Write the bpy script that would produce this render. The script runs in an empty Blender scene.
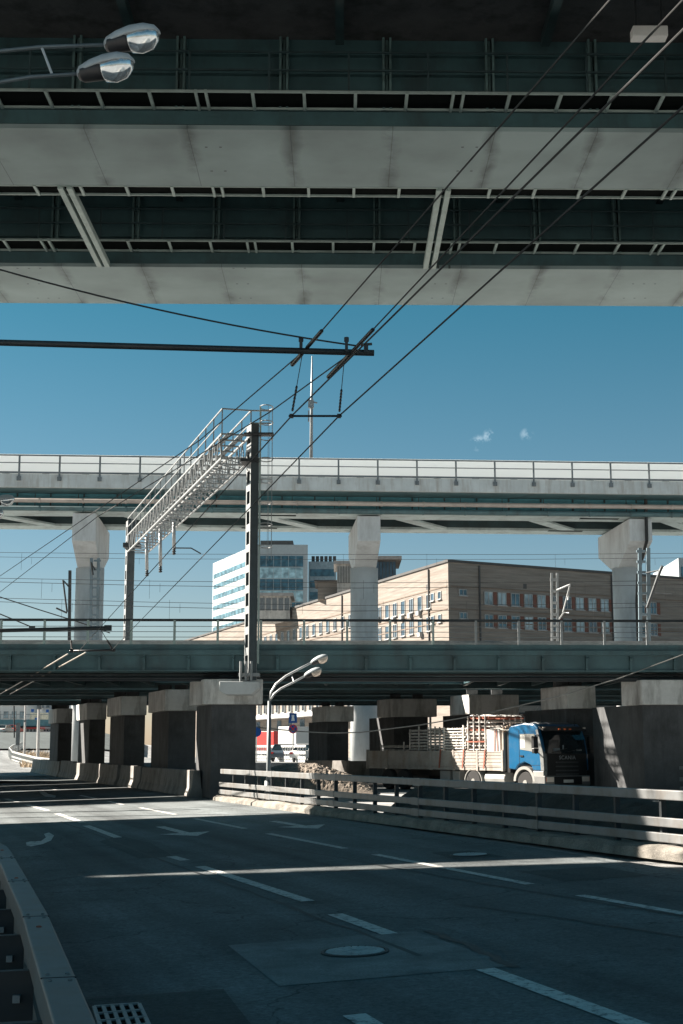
import bpy, bmesh, math, random
from mathutils import Vector, Matrix, noise
random.seed(7)
R = math.radians
sc = bpy.context.scene
COL = sc.collection

# ------------------------------------------------------------------ camera model
F = 1400.0
TILT = math.atan(236 / F)
EYE = 2.3
cT, sT = math.cos(TILT), math.sin(TILT)
def ray(px, py):
    v = (px - 341.5) / F; w = (512 - py) / F
    return Vector((v, cT - w * sT, sT + w * cT))
def at(px, py, Y):
    d = ray(px, py); k = Y / d.y
    return Vector((d.x * k, Y, EYE + d.z * k))
def at_z(px, py, z):
    d = ray(px, py); k = (z - EYE) / d.z
    return Vector((d.x * k, d.y * k, z))
AL = R(18.6); SL = 0.036                      # road heading and its crossfall
ca, sa = math.cos(AL), math.sin(AL)
RD = Vector((-sa, ca, 0)); RU = Vector((ca, sa, 0))
def rd(px, py, dz=0.0):
    d = ray(px, py)
    k = -EYE / (d.z - SL * (d.x * ca + d.y * sa))
    return Vector((d.x * k, d.y * k, EYE + d.z * k + dz))
def rc(t, u, dz=0.0):
    p = RD * t + RU * u
    return Vector((p.x, p.y, SL * u + dz))
def tu(p):
    return p.dot(RD), p.dot(RU)

SUN = Vector((-1.42, 0.45, 1.0)).normalized()

# ------------------------------------------------------------------ materials
MATS = {}
def node_mat(name):
    m = bpy.data.materials.new(name); m.use_nodes = True
    return m, m.node_tree, m.node_tree.nodes['Principled BSDF']
def mat(name, col, rough=0.7, metal=0.0, var=0.25, scale=1.5, bump=0.0, stretch=(1, 1, 1), dirt=None, dirt_amt=0.0, dirt_scale=0.6, dirt_stretch=(1, 1, 1), spec=0.5, fine=0.0):
    if name in MATS: return MATS[name]
    m, nt, b = node_mat(name); N = nt.nodes; L = nt.links
    tc = N.new('ShaderNodeTexCoord')
    mp = N.new('ShaderNodeMapping'); mp.inputs['Scale'].default_value = stretch
    L.new(tc.outputs['Object'], mp.inputs['Vector'])
    nz = N.new('ShaderNodeTexNoise'); nz.inputs['Scale'].default_value = scale; nz.inputs['Detail'].default_value = 6; nz.inputs['Roughness'].default_value = 0.65
    L.new(mp.outputs['Vector'], nz.inputs['Vector'])
    cr = N.new('ShaderNodeMapRange'); cr.inputs['From Min'].default_value = 0.3; cr.inputs['From Max'].default_value = 0.7
    cr.inputs['To Min'].default_value = 1 - var; cr.inputs['To Max'].default_value = 1 + var
    L.new(nz.outputs['Fac'], cr.inputs['Value'])
    mul = N.new('ShaderNodeVectorMath'); mul.operation = 'SCALE'
    mul.inputs[0].default_value = col[:3]
    L.new(cr.outputs['Result'], mul.inputs['Scale'])
    out = mul.outputs['Vector']
    if fine > 0:
        n3 = N.new('ShaderNodeTexNoise'); n3.inputs['Scale'].default_value = 45; n3.inputs['Detail'].default_value = 3
        L.new(tc.outputs['Object'], n3.inputs['Vector'])
        c3 = N.new('ShaderNodeMapRange'); c3.inputs['From Min'].default_value = 0.3; c3.inputs['From Max'].default_value = 0.7
        c3.inputs['To Min'].default_value = 1 - fine; c3.inputs['To Max'].default_value = 1 + fine
        L.new(n3.outputs['Fac'], c3.inputs['Value'])
        m3 = N.new('ShaderNodeVectorMath'); m3.operation = 'SCALE'
        L.new(out, m3.inputs[0]); L.new(c3.outputs['Result'], m3.inputs['Scale']); out = m3.outputs['Vector']
    if dirt is not None:
        mp2 = N.new('ShaderNodeMapping'); mp2.inputs['Scale'].default_value = dirt_stretch; mp2.inputs['Location'].default_value = (3.1, 7.7, 1.3)
        L.new(tc.outputs['Object'], mp2.inputs['Vector'])
        n2 = N.new('ShaderNodeTexNoise'); n2.inputs['Scale'].default_value = dirt_scale; n2.inputs['Detail'].default_value = 8; n2.inputs['Roughness'].default_value = 0.7
        L.new(mp2.outputs['Vector'], n2.inputs['Vector'])
        c2 = N.new('ShaderNodeMapRange'); c2.inputs['From Min'].default_value = 0.48; c2.inputs['From Max'].default_value = 0.66
        c2.inputs['To Max'].default_value = dirt_amt
        L.new(n2.outputs['Fac'], c2.inputs['Value'])
        mx = N.new('ShaderNodeMix'); mx.data_type = 'RGBA'
        L.new(c2.outputs['Result'], mx.inputs['Factor']); L.new(out, mx.inputs['A'])
        mx.inputs['B'].default_value = (*dirt, 1)
        out = mx.outputs['Result']
    L.new(out, b.inputs['Base Color'])
    b.inputs['Roughness'].default_value = rough; b.inputs['Metallic'].default_value = metal
    b.inputs['Specular IOR Level'].default_value = spec
    if bump > 0:
        bp = N.new('ShaderNodeBump'); bp.inputs['Strength'].default_value = bump; bp.inputs['Distance'].default_value = 0.02
        L.new((n3 if fine > 0 else nz).outputs['Fac'], bp.inputs['Height']); L.new(bp.outputs['Normal'], b.inputs['Normal'])
    MATS[name] = m
    return m

def glass_mat(name, col, rough=0.08, spec=0.7):
    m, nt, b = node_mat(name)
    N = nt.nodes; L = nt.links
    tc = N.new('ShaderNodeTexCoord'); nz = N.new('ShaderNodeTexNoise'); nz.inputs['Scale'].default_value = 0.6
    L.new(tc.outputs['Object'], nz.inputs['Vector'])
    mr = N.new('ShaderNodeMapRange'); mr.inputs['From Min'].default_value = .35; mr.inputs['From Max'].default_value = .65; mr.inputs['To Min'].default_value = .6; mr.inputs['To Max'].default_value = 1.5
    L.new(nz.outputs['Fac'], mr.inputs['Value'])
    s = N.new('ShaderNodeVectorMath'); s.operation = 'SCALE'; s.inputs[0].default_value = col; L.new(mr.outputs['Result'], s.inputs['Scale'])
    L.new(s.outputs['Vector'], b.inputs['Base Color'])
    b.inputs['Roughness'].default_value = rough; b.inputs['Specular IOR Level'].default_value = spec
    return m

def asphalt_mat(name, base, var_long=0.45, cracks=True):
    m, nt, b = node_mat(name); N = nt.nodes; L = nt.links
    tc = N.new('ShaderNodeTexCoord')
    mp = N.new('ShaderNodeMapping'); mp.inputs['Rotation'].default_value = (0, 0, -AL); mp.vector_type = 'POINT'
    L.new(tc.outputs['Object'], mp.inputs['Vector'])
    mp2 = N.new('ShaderNodeMapping'); mp2.inputs['Scale'].default_value = (0.9, 0.035, 1)
    L.new(mp.outputs['Vector'], mp2.inputs['Vector'])
    a = N.new('ShaderNodeTexNoise'); a.inputs['Scale'].default_value = 1.1; a.inputs['Detail'].default_value = 4; L.new(mp2.outputs['Vector'], a.inputs['Vector'])
    f = N.new('ShaderNodeTexNoise'); f.inputs['Scale'].default_value = 20; f.inputs['Detail'].default_value = 5; f.inputs['Roughness'].default_value = .8; L.new(tc.outputs['Object'], f.inputs['Vector'])
    g = N.new('ShaderNodeTexNoise'); g.inputs['Scale'].default_value = 0.5; g.inputs['Detail'].default_value = 7; L.new(tc.outputs['Object'], g.inputs['Vector'])
    def rng(o, lo, hi, a0=.3, a1=.7):
        r = N.new('ShaderNodeMapRange'); r.inputs['From Min'].default_value = a0; r.inputs['From Max'].default_value = a1
        r.inputs['To Min'].default_value = lo; r.inputs['To Max'].default_value = hi; L.new(o, r.inputs['Value']); return r.outputs['Result']
    def mulv(x, y):
        q = N.new('ShaderNodeMath'); q.operation = 'MULTIPLY'; L.new(x, q.inputs[0]); L.new(y, q.inputs[1]); return q.outputs[0]
    k = mulv(mulv(rng(a.outputs['Fac'], 1 - var_long, 1 + var_long), rng(f.outputs['Fac'], .45, 1.55)), rng(g.outputs['Fac'], .8, 1.2))
    h_ = N.new('ShaderNodeTexNoise'); h_.inputs['Scale'].default_value = 5.5; h_.inputs['Detail'].default_value = 6; h_.inputs['Roughness'].default_value = .75; L.new(tc.outputs['Object'], h_.inputs['Vector'])
    sp_ = N.new('ShaderNodeTexNoise'); sp_.inputs['Scale'].default_value = 1.6; sp_.inputs['Detail'].default_value = 9; sp_.inputs['Roughness'].default_value = .7; L.new(tc.outputs['Object'], sp_.inputs['Vector'])
    k = mulv(mulv(k, rng(h_.outputs['Fac'], .84, 1.16)), rng(sp_.outputs['Fac'], 1.06, .62, .56, .70))
    if cracks:
        vo = N.new('ShaderNodeTexVoronoi'); vo.feature = 'DISTANCE_TO_EDGE'; vo.inputs['Scale'].default_value = 0.16
        wn = N.new('ShaderNodeTexNoise'); wn.inputs['Scale'].default_value = 1.3; wn.inputs['Detail'].default_value = 5; L.new(tc.outputs['Object'], wn.inputs['Vector'])
        ad = N.new('ShaderNodeVectorMath'); ad.operation = 'ADD'; L.new(tc.outputs['Object'], ad.inputs[0])
        sc2 = N.new('ShaderNodeVectorMath'); sc2.operation = 'SCALE'; sc2.inputs['Scale'].default_value = 1.2; L.new(wn.outputs['Color'], sc2.inputs[0]); L.new(sc2.outputs['Vector'], ad.inputs[1])
        L.new(ad.outputs['Vector'], vo.inputs['Vector'])
        k = mulv(k, rng(vo.outputs['Distance'], .45, 1.0, 0.0008, 0.004))
    s = N.new('ShaderNodeVectorMath'); s.operation = 'SCALE'; s.inputs[0].default_value = base; L.new(k, s.inputs['Scale'])
    L.new(s.outputs['Vector'], b.inputs['Base Color'])
    b.inputs['Roughness'].default_value = 0.78; b.inputs['Specular IOR Level'].default_value = 0.35
    bp = N.new('ShaderNodeBump'); bp.inputs['Strength'].default_value = 0.5; bp.inputs['Distance'].default_value = 0.01
    L.new(f.outputs['Fac'], bp.inputs['Height']); L.new(bp.outputs['Normal'], b.inputs['Normal'])
    MATS[name] = m
    return m

def paint_mat(name, col, under, wear=0.5):
    m, nt, b = node_mat(name); N = nt.nodes; L = nt.links
    tc = N.new('ShaderNodeTexCoord')
    n1 = N.new('ShaderNodeTexNoise'); n1.inputs['Scale'].default_value = 9; n1.inputs['Detail'].default_value = 8; n1.inputs['Roughness'].default_value = .75
    L.new(tc.outputs['Object'], n1.inputs['Vector'])
    r = N.new('ShaderNodeMapRange'); r.inputs['From Min'].default_value = wear - .03; r.inputs['From Max'].default_value = wear + .12
    L.new(n1.outputs['Fac'], r.inputs['Value'])
    mx = N.new('ShaderNodeMix'); mx.data_type = 'RGBA'; mx.inputs['A'].default_value = (*under, 1); mx.inputs['B'].default_value = (*col, 1)
    L.new(r.outputs['Result'], mx.inputs['Factor']); L.new(mx.outputs['Result'], b.inputs['Base Color'])
    b.inputs['Roughness'].default_value = .7
    MATS[name] = m
    return m

def panel_mat(name, col, step=3.0):
    """pale steel box bottoms: plate joints across, one seam along, dark weather marks that hang on the joints"""
    m, nt, b = node_mat(name); N = nt.nodes; L = nt.links
    tc = N.new('ShaderNodeTexCoord'); sp = N.new('ShaderNodeSeparateXYZ')
    nd = N.new('ShaderNodeTexNoise'); nd.inputs['Scale'].default_value = .7; nd.inputs['Detail'].default_value = 4
    L.new(tc.outputs['Object'], nd.inputs['Vector']); L.new(tc.outputs['Object'], sp.inputs['Vector'])
    def M(op, a, b_=None, c=None):
        q = N.new('ShaderNodeMath'); q.operation = op
        for i, x in enumerate((a, b_, c)):
            if x is None: continue
            if isinstance(x, (int, float)): q.inputs[i].default_value = x
            else: L.new(x, q.inputs[i])
        return q.outputs[0]
    xw = M('ADD', sp.outputs['X'], M('MULTIPLY', M('SUBTRACT', nd.outputs['Fac'], .5), .5))
    fr = M('ABSOLUTE', M('SUBTRACT', M('FRACT', M('DIVIDE', xw, step)), .5))         # 0 at joint
    near = N.new('ShaderNodeMapRange'); near.inputs['From Min'].default_value = .0; near.inputs['From Max'].default_value = .11; near.inputs['To Min'].default_value = 1; near.inputs['To Max'].default_value = 0
    L.new(fr, near.inputs['Value'])
    mp = N.new('ShaderNodeMapping'); mp.inputs['Scale'].default_value = (.55, .45, 1); L.new(tc.outputs['Object'], mp.inputs['Vector'])
    st = N.new('ShaderNodeTexNoise'); st.inputs['Scale'].default_value = 1.0; st.inputs['Detail'].default_value = 7; st.inputs['Roughness'].default_value = .7; L.new(mp.outputs['Vector'], st.inputs['Vector'])
    stc = N.new('ShaderNodeMapRange'); stc.inputs['From Min'].default_value = .42; stc.inputs['From Max'].default_value = .60; L.new(st.outputs['Fac'], stc.inputs['Value'])
    stain = M('MULTIPLY', near.outputs['Result'], stc.outputs['Result'])
    fr2 = M('ABSOLUTE', M('SUBTRACT', M('FRACT', M('DIVIDE', sp.outputs['X'], step)), .5))
    joint = M('LESS_THAN', fr2, .004)
    cloud = N.new('ShaderNodeTexNoise'); cloud.inputs['Scale'].default_value = .35; cloud.inputs['Detail'].default_value = 8; L.new(tc.outputs['Object'], cloud.inputs['Vector'])
    ck = N.new('ShaderNodeMapRange'); ck.inputs['From Min'].default_value = .3; ck.inputs['From Max'].default_value = .7; ck.inputs['To Min'].default_value = .68; ck.inputs['To Max'].default_value = 1.15; L.new(cloud.outputs['Fac'], ck.inputs['Value'])
    k = M('MULTIPLY', ck.outputs['Result'], M('SUBTRACT', 1.0, M('MULTIPLY', stain, .6)))
    k = M('MULTIPLY', k, M('SUBTRACT', 1.0, M('MULTIPLY', joint, .45)))
    # bolt heads in pairs beside every other joint
    bx = M('ABSOLUTE', M('SUBTRACT', M('FRACT', M('MULTIPLY', sp.outputs['X'], 2.6)), .5))
    by = M('ABSOLUTE', M('SUBTRACT', M('FRACT', M('MULTIPLY', sp.outputs['Y'], .62)), .5))
    zone = M('LESS_THAN', M('ABSOLUTE', M('SUBTRACT', M('FRACT', M('DIVIDE', sp.outputs['X'], step * 2.6)), .5)), .07)
    bolts = M('MULTIPLY', M('MULTIPLY', M('LESS_THAN', bx, .09), M('LESS_THAN', by, .022)), zone)
    k = M('MULTIPLY', k, M('SUBTRACT', 1.0, M('MULTIPLY', bolts, .7)))
    s = N.new('ShaderNodeVectorMath'); s.operation = 'SCALE'; s.inputs[0].default_value = col; L.new(k, s.inputs['Scale'])
    L.new(s.outputs['Vector'], b.inputs['Base Color']); b.inputs['Roughness'].default_value = .6
    MATS[name] = m
    return m

ASPH = asphalt_mat('asphalt', (.122, .138, .142))
ASPH_DARK = asphalt_mat('asphalt_dark', (.062, .074, .074), .15, False)  # darker asphalt, for the patches and the climbing road
ASPH_PALE = asphalt_mat('asphalt_old', (.16, .168, .17), .3)
PAINT = paint_mat('road_paint', (.62, .62, .60), (.085, .092, .095), .385)
GROUND = mat('dusty_ground', (.285, .288, .285), .95, var=.35, scale=.25, fine=.3, bump=.4)
DIRT = mat('dirt_heap', (.22, .185, .15), .95, var=.4, scale=2.5, bump=.8, fine=.35)
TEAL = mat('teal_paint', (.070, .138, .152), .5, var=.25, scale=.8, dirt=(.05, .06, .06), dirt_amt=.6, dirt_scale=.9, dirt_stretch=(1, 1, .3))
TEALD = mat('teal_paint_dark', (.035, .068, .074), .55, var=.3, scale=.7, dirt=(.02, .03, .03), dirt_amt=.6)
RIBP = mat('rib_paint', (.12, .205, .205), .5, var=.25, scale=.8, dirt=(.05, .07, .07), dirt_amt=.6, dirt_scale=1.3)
TEALV = mat('teal_paint_shade_side', (.046, .104, .114), .5, var=.25, scale=.8, dirt=(.03, .045, .047), dirt_amt=.6, dirt_scale=.9, dirt_stretch=(1, 1, .3))  # darker copy of the teal: shade on the overpass webs is in the colour
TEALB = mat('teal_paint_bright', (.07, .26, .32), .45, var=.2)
PALE = panel_mat('pale_box_steel', (.275, .36, .365), 2.7)
PALE2 = mat('pale_box_paint', (.50, .59, .58), .6, var=.2, scale=.4, dirt=(.2, .2, .19), dirt_amt=.5)
BLACKGR = mat('black_grating', (.004, .006, .006), .9, spec=.05)
STEELG = mat('grey_green_steel', (.33, .41, .39), .5, metal=.2, var=.2)
GALV = mat('galvanised_steel', (.28, .295, .30), .5, metal=.35, var=.2, scale=3)
GALVD = mat('dull_steel', (.16, .18, .19), .55, metal=.4, var=.25, scale=3)
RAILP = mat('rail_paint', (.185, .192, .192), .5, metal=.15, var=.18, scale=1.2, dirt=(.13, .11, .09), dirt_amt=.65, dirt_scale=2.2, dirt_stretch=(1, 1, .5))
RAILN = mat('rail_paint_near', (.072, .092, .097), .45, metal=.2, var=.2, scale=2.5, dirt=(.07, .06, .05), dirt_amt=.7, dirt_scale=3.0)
DARKST = mat('dark_steel', (.030, .036, .040), .55, metal=.3, var=.3)
CONC = mat('concrete', (.46, .45, .425), .9, var=.18, scale=1.2, bump=.15, fine=.1, dirt=(.13, .125, .12), dirt_amt=.75, dirt_scale=1.3, dirt_stretch=(1, 1, .22))
CONCW = mat('pale_concrete', (.52, .55, .56), .85, var=.10, scale=.8, dirt=(.28, .285, .28), dirt_amt=.5, dirt_scale=.7, dirt_stretch=(1, 1, .25))
CONCP = mat('cap_concrete', (.60, .605, .59), .9, var=.18, scale=1.2, bump=.15, fine=.1, dirt=(.20, .195, .185), dirt_amt=.8, dirt_scale=1.3, dirt_stretch=(1, 1, .22))  # lightened concrete copy: light on the pier caps is put into its colour
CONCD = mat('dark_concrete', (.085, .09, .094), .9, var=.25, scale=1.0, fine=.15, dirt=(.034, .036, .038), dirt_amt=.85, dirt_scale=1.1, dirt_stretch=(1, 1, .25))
CONCJ = mat('barrier_concrete', (.25, .24, .225), .9, var=.2, scale=1.4, fine=.12, bump=.2, dirt=(.10, .09, .08), dirt_amt=.8, dirt_scale=1.6, dirt_stretch=(1, 1, .4))
SANDY = mat('sandy_kerb', (.21, .195, .17), .95, var=.4, scale=2, fine=.3, bump=.5)
WHITEP = mat('white_panel', (.80, .81, .80), .5, var=.06, scale=.5)
WIRE = mat('black_wire', (.015, .017, .018), .6, var=.1)
WIRE_SUNLIT = mat('sunlit_wire', (.50, .47, .42), .35, metal=.7, var=.1)  # pale copy of the wire: sunlight on it is put into the colour
INSUL = mat('insulator', (.012, .012, .013), .4, var=.1)
LAMPH = mat('lamp_housing', (.34, .38, .40), .4, var=.12, scale=5)
LAMPD = mat('lamp_dark', (.02, .02, .022), .5)
RUBBER = mat('rubber', (.02, .02, .02), .85)
BRICKL = mat('tan_brick', (.195, .172, .15), .9, var=.30, scale=1.0, stretch=(.22, .22, 4.2), fine=.12, dirt=(.15, .115, .09), dirt_amt=.5, dirt_scale=.9, dirt_stretch=(.12, .12, 1.8))
REDBR = mat('red_brick', (.15, .065, .048), .9, var=.2, scale=3)
FRAME = mat('window_frame', (.30, .31, .31), .6)
PANE = glass_mat('window_pane', (.035, .06, .085))
PANEB = glass_mat('blue_pane', (.03, .085, .12))
ROOFD = mat('roof_dark', (.06, .06, .06), .8)
TOWW = mat('tower_white', (.31, .35, .37), .6, var=.08)
BLUE = mat('truck_blue', (.004, .085, .19), .28, var=.06, scale=1.2, dirt=(.20, .20, .19), dirt_amt=.12, dirt_scale=1.5)
TRUCKD = mat('truck_plastic', (.012, .013, .014), .45)
TRUCKGR = mat('truck_grey', (.27, .265, .25), .5, var=.2)
BEDP = mat('dropside_paint', (.33, .305, .275), .7, var=.18, scale=2, dirt=(.22, .16, .12), dirt_amt=.75, dirt_scale=1.8, dirt_stretch=(1, 1, .35))
WGLASS = glass_mat('windscreen_glass', (.014, .022, .026), .05, .55)
ORANGE = mat('amber_lens', (.75, .16, .05), .3)
HEADL = mat('headlight_lens', (.70, .60, .52), .15, var=.15)
RUST = mat('rusty_red', (.30, .09, .055), .8, var=.35, scale=4)
WOOD = mat('weathered_wood', (.36, .27, .20), .85, var=.35, scale=3, stretch=(1, 1, .3))
WHITE = mat('white_paint', (.52, .53, .52), .4, var=.08)
REDP = mat('red_paint', (.52, .035, .03), .4, var=.1)
DARKCAR = mat('dark_car_paint', (.05, .07, .09), .25, var=.1)
SIGNB = mat('sign_blue', (.012, .09, .33), .4, var=.05)
SIGNW = mat('sign_white', (.78, .78, .78), .4, var=.03)
SIGNR = mat('sign_red', (.62, .04, .04), .4, var=.05)
STRAW = mat('straw', (.36, .28, .19), .9, var=.35, scale=3)
BARK = mat('bare_bark', (.40, .35, .30), .9, var=.3, scale=4)
TRACK = mat('ballast', (.42, .41, .40), .95, var=.25, scale=4, bump=.5)
CHROME = mat('lens_reflector', (.62, .66, .68), .12, metal=.75, var=.3, scale=7)

# ------------------------------------------------------------------ mesh builder
ORG = {}
class MB:
    def __init__(self): self.v = []; self.f = []; self.mi = []
    def add(self, vs, fs, mi=0):
        o = len(self.v); self.v += [Vector(p) for p in vs]
        for f in fs: self.f.append([i + o for i in f]); self.mi.append(mi)
        return self
    def box(self, c, s, rot=None, mi=0):
        c = Vector(c); vs = []
        for x in (-.5, .5):
            for y in (-.5, .5):
                for z in (-.5, .5):
                    p = Vector((x * s[0], y * s[1], z * s[2]))
                    if rot is not None: p = rot @ p
                    vs.append(c + p)
        return self.add(vs, [(0, 1, 3, 2), (4, 6, 7, 5), (0, 4, 5, 1), (2, 3, 7, 6), (0, 2, 6, 4), (1, 5, 7, 3)], mi)
    def span(self, x0, x1, y0, y1, z0, z1, mi=0):
        return self.box(((x0 + x1) / 2, (y0 + y1) / 2, (z0 + z1) / 2), (abs(x1 - x0), abs(y1 - y0), abs(z1 - z0)), None, mi)
    def bar(self, p0, p1, w, h=None, up=Vector((0, 0, 1)), mi=0):
        h = w if h is None else h
        p0 = Vector(p0); p1 = Vector(p1); d = (p1 - p0).normalized()
        if abs(d.dot(up)) > .99: up = Vector((0, 1, 0))
        s = d.cross(up).normalized(); u = s.cross(d).normalized()
        vs = [p + s * (a * w / 2) + u * (b * h / 2) for p in (p0, p1) for a, b in ((-1, -1), (1, -1), (1, 1), (-1, 1))]
        return self.add(vs, [(3, 2, 1, 0), (4, 5, 6, 7), (0, 1, 5, 4), (1, 2, 6, 5), (2, 3, 7, 6), (3, 0, 4, 7)], mi)
    def tube(self, pts, r, n=8, mi=0, rs=None):
        pts = [Vector(p) for p in pts]; rings = []
        up = Vector((0, 0, 1))
        for i, p in enumerate(pts):
            a = pts[max(i - 1, 0)]; b = pts[min(i + 1, len(pts) - 1)]
            d = (b - a).normalized()
            w = up if abs(d.dot(up)) < .97 else Vector((0, 1, 0))
            s = d.cross(w).normalized(); u = s.cross(d)
            rr = rs[i] if rs else r
            rings.append([p + (s * math.cos(2 * math.pi * k / n) + u * math.sin(2 * math.pi * k / n)) * rr for k in range(n)])
        return self.loft(rings, mi)
    def loft(self, rings, mi=0, cap=True):
        n = len(rings[0]); vs = [p for r in rings for p in r]; fs = []
        for i in range(len(rings) - 1):
            for k in range(n):
                fs.append((i * n + k, i * n + (k + 1) % n, (i + 1) * n + (k + 1) % n, (i + 1) * n + k))
        if cap:
            fs.append(tuple(reversed(range(n)))); fs.append(tuple((len(rings) - 1) * n + k for k in range(n)))
        return self.add(vs, fs, mi)
    def prism(self, poly, vec, mi=0):
        vec = Vector(vec); poly = [Vector(p) for p in poly]; n = len(poly)
        fs = [tuple(reversed(range(n))), tuple(range(n, 2 * n))] + [(k, (k + 1) % n, n + (k + 1) % n, n + k) for k in range(n)]
        return self.add(poly + [p + vec for p in poly], fs, mi)
    def sweep(self, path, prof, mi=0, close=True):
        """prof: list of (lateral to the right of travel, height)"""
        path = [Vector(p) for p in path]; rings = []
        for i, p in enumerate(path):
            a = path[max(i - 1, 0)]; b = path[min(i + 1, len(path) - 1)]
            d = (b - a); d.z = 0; d.normalize(); r = Vector((d.y, -d.x, 0))
            rings.append([p + r * l + Vector((0, 0, h)) for l, h in prof])
        return self.loft(rings, mi, close)
    def lathe(self, base, prof, n=16, axis='z', mi=0):
        base = Vector(base); rings = []
        for r, h in prof:
            ring = []
            for k in range(n):
                a = 2 * math.pi * k / n
                if axis == 'z': ring.append(base + Vector((r * math.cos(a), r * math.sin(a), h)))
                elif axis == 'y': ring.append(base + Vector((r * math.cos(a), h, r * math.sin(a))))
                else: ring.append(base + Vector((h, r * math.cos(a), r * math.sin(a))))
            rings.append(ring)
        return self.loft(rings, mi)
    def quad(self, a, b, c, d, mi=0): return self.add([a, b, c, d], [(0, 1, 2, 3)], mi)
    def build(self, name, mats, parent=None, origin=None, smooth=False, bevel=0.0, recalc=True):
        if not isinstance(mats, (list, tuple)): mats = [mats]
        if parent is not None: o3 = ORG[parent.name]
        elif origin is not None: o3 = Vector(origin)
        else:
            xs = [p.x for p in self.v]; ys = [p.y for p in self.v]; zs = [p.z for p in self.v]
            o3 = Vector(((min(xs) + max(xs)) / 2, (min(ys) + max(ys)) / 2, min(zs)))
        me = bpy.data.meshes.new(name)
        me.from_pydata([tuple(p - o3) for p in self.v], [], self.f)
        for m in mats: me.materials.append(m)
        for p, k in zip(me.polygons, self.mi): p.material_index = k
        if recalc:
            bm = bmesh.new(); bm.from_mesh(me); bmesh.ops.recalc_face_normals(bm, faces=bm.faces); bm.to_mesh(me); bm.free()
        if smooth:
            for p in me.polygons: p.use_smooth = True
        me.update()
        o = bpy.data.objects.new(name, me); COL.objects.link(o)
        if parent is not None: o.parent = parent
        else: o.location = o3
        ORG[o.name] = o3
        if bevel > 0:
            b = o.modifiers.new('edge', 'BEVEL'); b.width = bevel; b.segments = 2; b.limit_method = 'ANGLE'
        return o

def tag(o, label=None, cat=None, group=None, kind=None):
    if label: o['label'] = label
    if cat: o['category'] = cat
    if group: o['group'] = group
    if kind: o['kind'] = kind
    return o
def thing(name, loc, label, cat, group=None):
    o = bpy.data.objects.new(name, None); COL.objects.link(o); o.location = loc
    o.empty_display_size = .2
    ORG[o.name] = Vector(loc)
    return tag(o, label, cat, group)
def struct(o): o['kind'] = 'structure'; return o
def copy_tree(o, parent=None):
    c = o.copy(); COL.objects.link(c); c.parent = parent
    ORG[c.name] = ORG.get(o.name, Vector())
    for ch in list(o.children): copy_tree(ch, c)
    return c
def part_copy(o, offset, parent):
    """another copy of a part, moved by offset inside its thing"""
    c = o.copy(); COL.objects.link(c); c.parent = parent; c.location = o.location + Vector(offset); ORG[c.name] = ORG[o.name]
    return c
V = Vector
Z = V((0, 0, 1))
def lerp(a, b, t): return a + (b - a) * t
def smooth01(x): x = min(max(x, 0), 1); return x * x * (3 - 2 * x)

# ------------------------------------------------------------------ ground
U_R = 12.1                                       # kerb line of the right hand edge
def rise(x, y):
    r = smooth01((y - 105) / 150.0)
    k = smooth01((-0.10 - x / max(y, 1)) / 0.07)
    return 4.4 * r * k
def ground_h(x, y):
    u = x * ca + y * sa
    return SL * min(max(u, -4.0), U_R) - 0.06 + rise(x, y)
def grid(name, xs, ys, fn, m):
    vs = [V((x, y, fn(x, y))) for y in ys for x in xs]; n = len(xs)
    fs = [(j * n + i, j * n + i + 1, (j + 1) * n + i + 1, (j + 1) * n + i) for j in range(len(ys) - 1) for i in range(n - 1)]
    return MB().add(vs, fs).build(name, m, origin=(0, 0, 0), smooth=True, recalc=False)
xs = [-3000, -1500, -700, -350, -200] + list(range(-150, 101, 3)) + [150, 300, 700, 1500, 3000]
ys = [-300, -120, -60, -30] + list(range(-15, 301, 3)) + [350, 450, 700, 1500, 4000]
struct(grid('ground', xs, ys, ground_h, GROUND))

# main carriageway: one sheet along the road heading, joining the climbing far road
def road_z(p): return ground_h(p.x, p.y) + 0.064 if p.dot(RU) > -4 else ground_h(p.x, p.y) + .064
vs = []; fs = []
ts = [-25 + 3 * i for i in range(60)]; us = [0.95 + (U_R - 0.95) * i / 8 for i in range(9)]
for t in ts:
    for u in us:
        p = RD * t + RU * u; vs.append(V((p.x, p.y, road_z(p))))
nu = len(us)
for j in range(len(ts) - 1):
    for i in range(nu - 1): fs.append((j * nu + i, j * nu + i + 1, (j + 1) * nu + i + 1, (j + 1) * nu + i))
road = struct(MB().add(vs, fs).build('road', ASPH, origin=(0, 0, 0), smooth=True, recalc=False))
# the wide junction beyond and the road climbing away to the left
vs = []; fs = []
yy = [95 + 5 * i for i in range(15)]; kk = [-.50 + .03 * i for i in range(13)]
for y in yy:
    for k in kk: vs.append(V((k * y, y, ground_h(k * y, y) + .10)))
n = len(kk)
for j in range(len(yy) - 1):
    for i in range(n - 1): fs.append((j * n + i, j * n + i + 1, (j + 1) * n + i + 1, (j + 1) * n + i))
struct(MB().add(vs, fs).build('far_road', ASPH_PALE, origin=(0, 0, 0), smooth=True, recalc=False))
vs = []; fs = []
yy = [165 + 5 * i for i in range(26)]
for y in yy:
    for k in kk: vs.append(V((k * y, y, ground_h(k * y, y) + .30)))
for j in range(len(yy) - 1):
    for i in range(n - 1): fs.append((j * n + i, j * n + i + 1, (j + 1) * n + i + 1, (j + 1) * n + i))
struct(MB().add(vs, fs).build('hill_road', ASPH_DARK, origin=(0, 0, 0), smooth=True, recalc=False))
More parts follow.
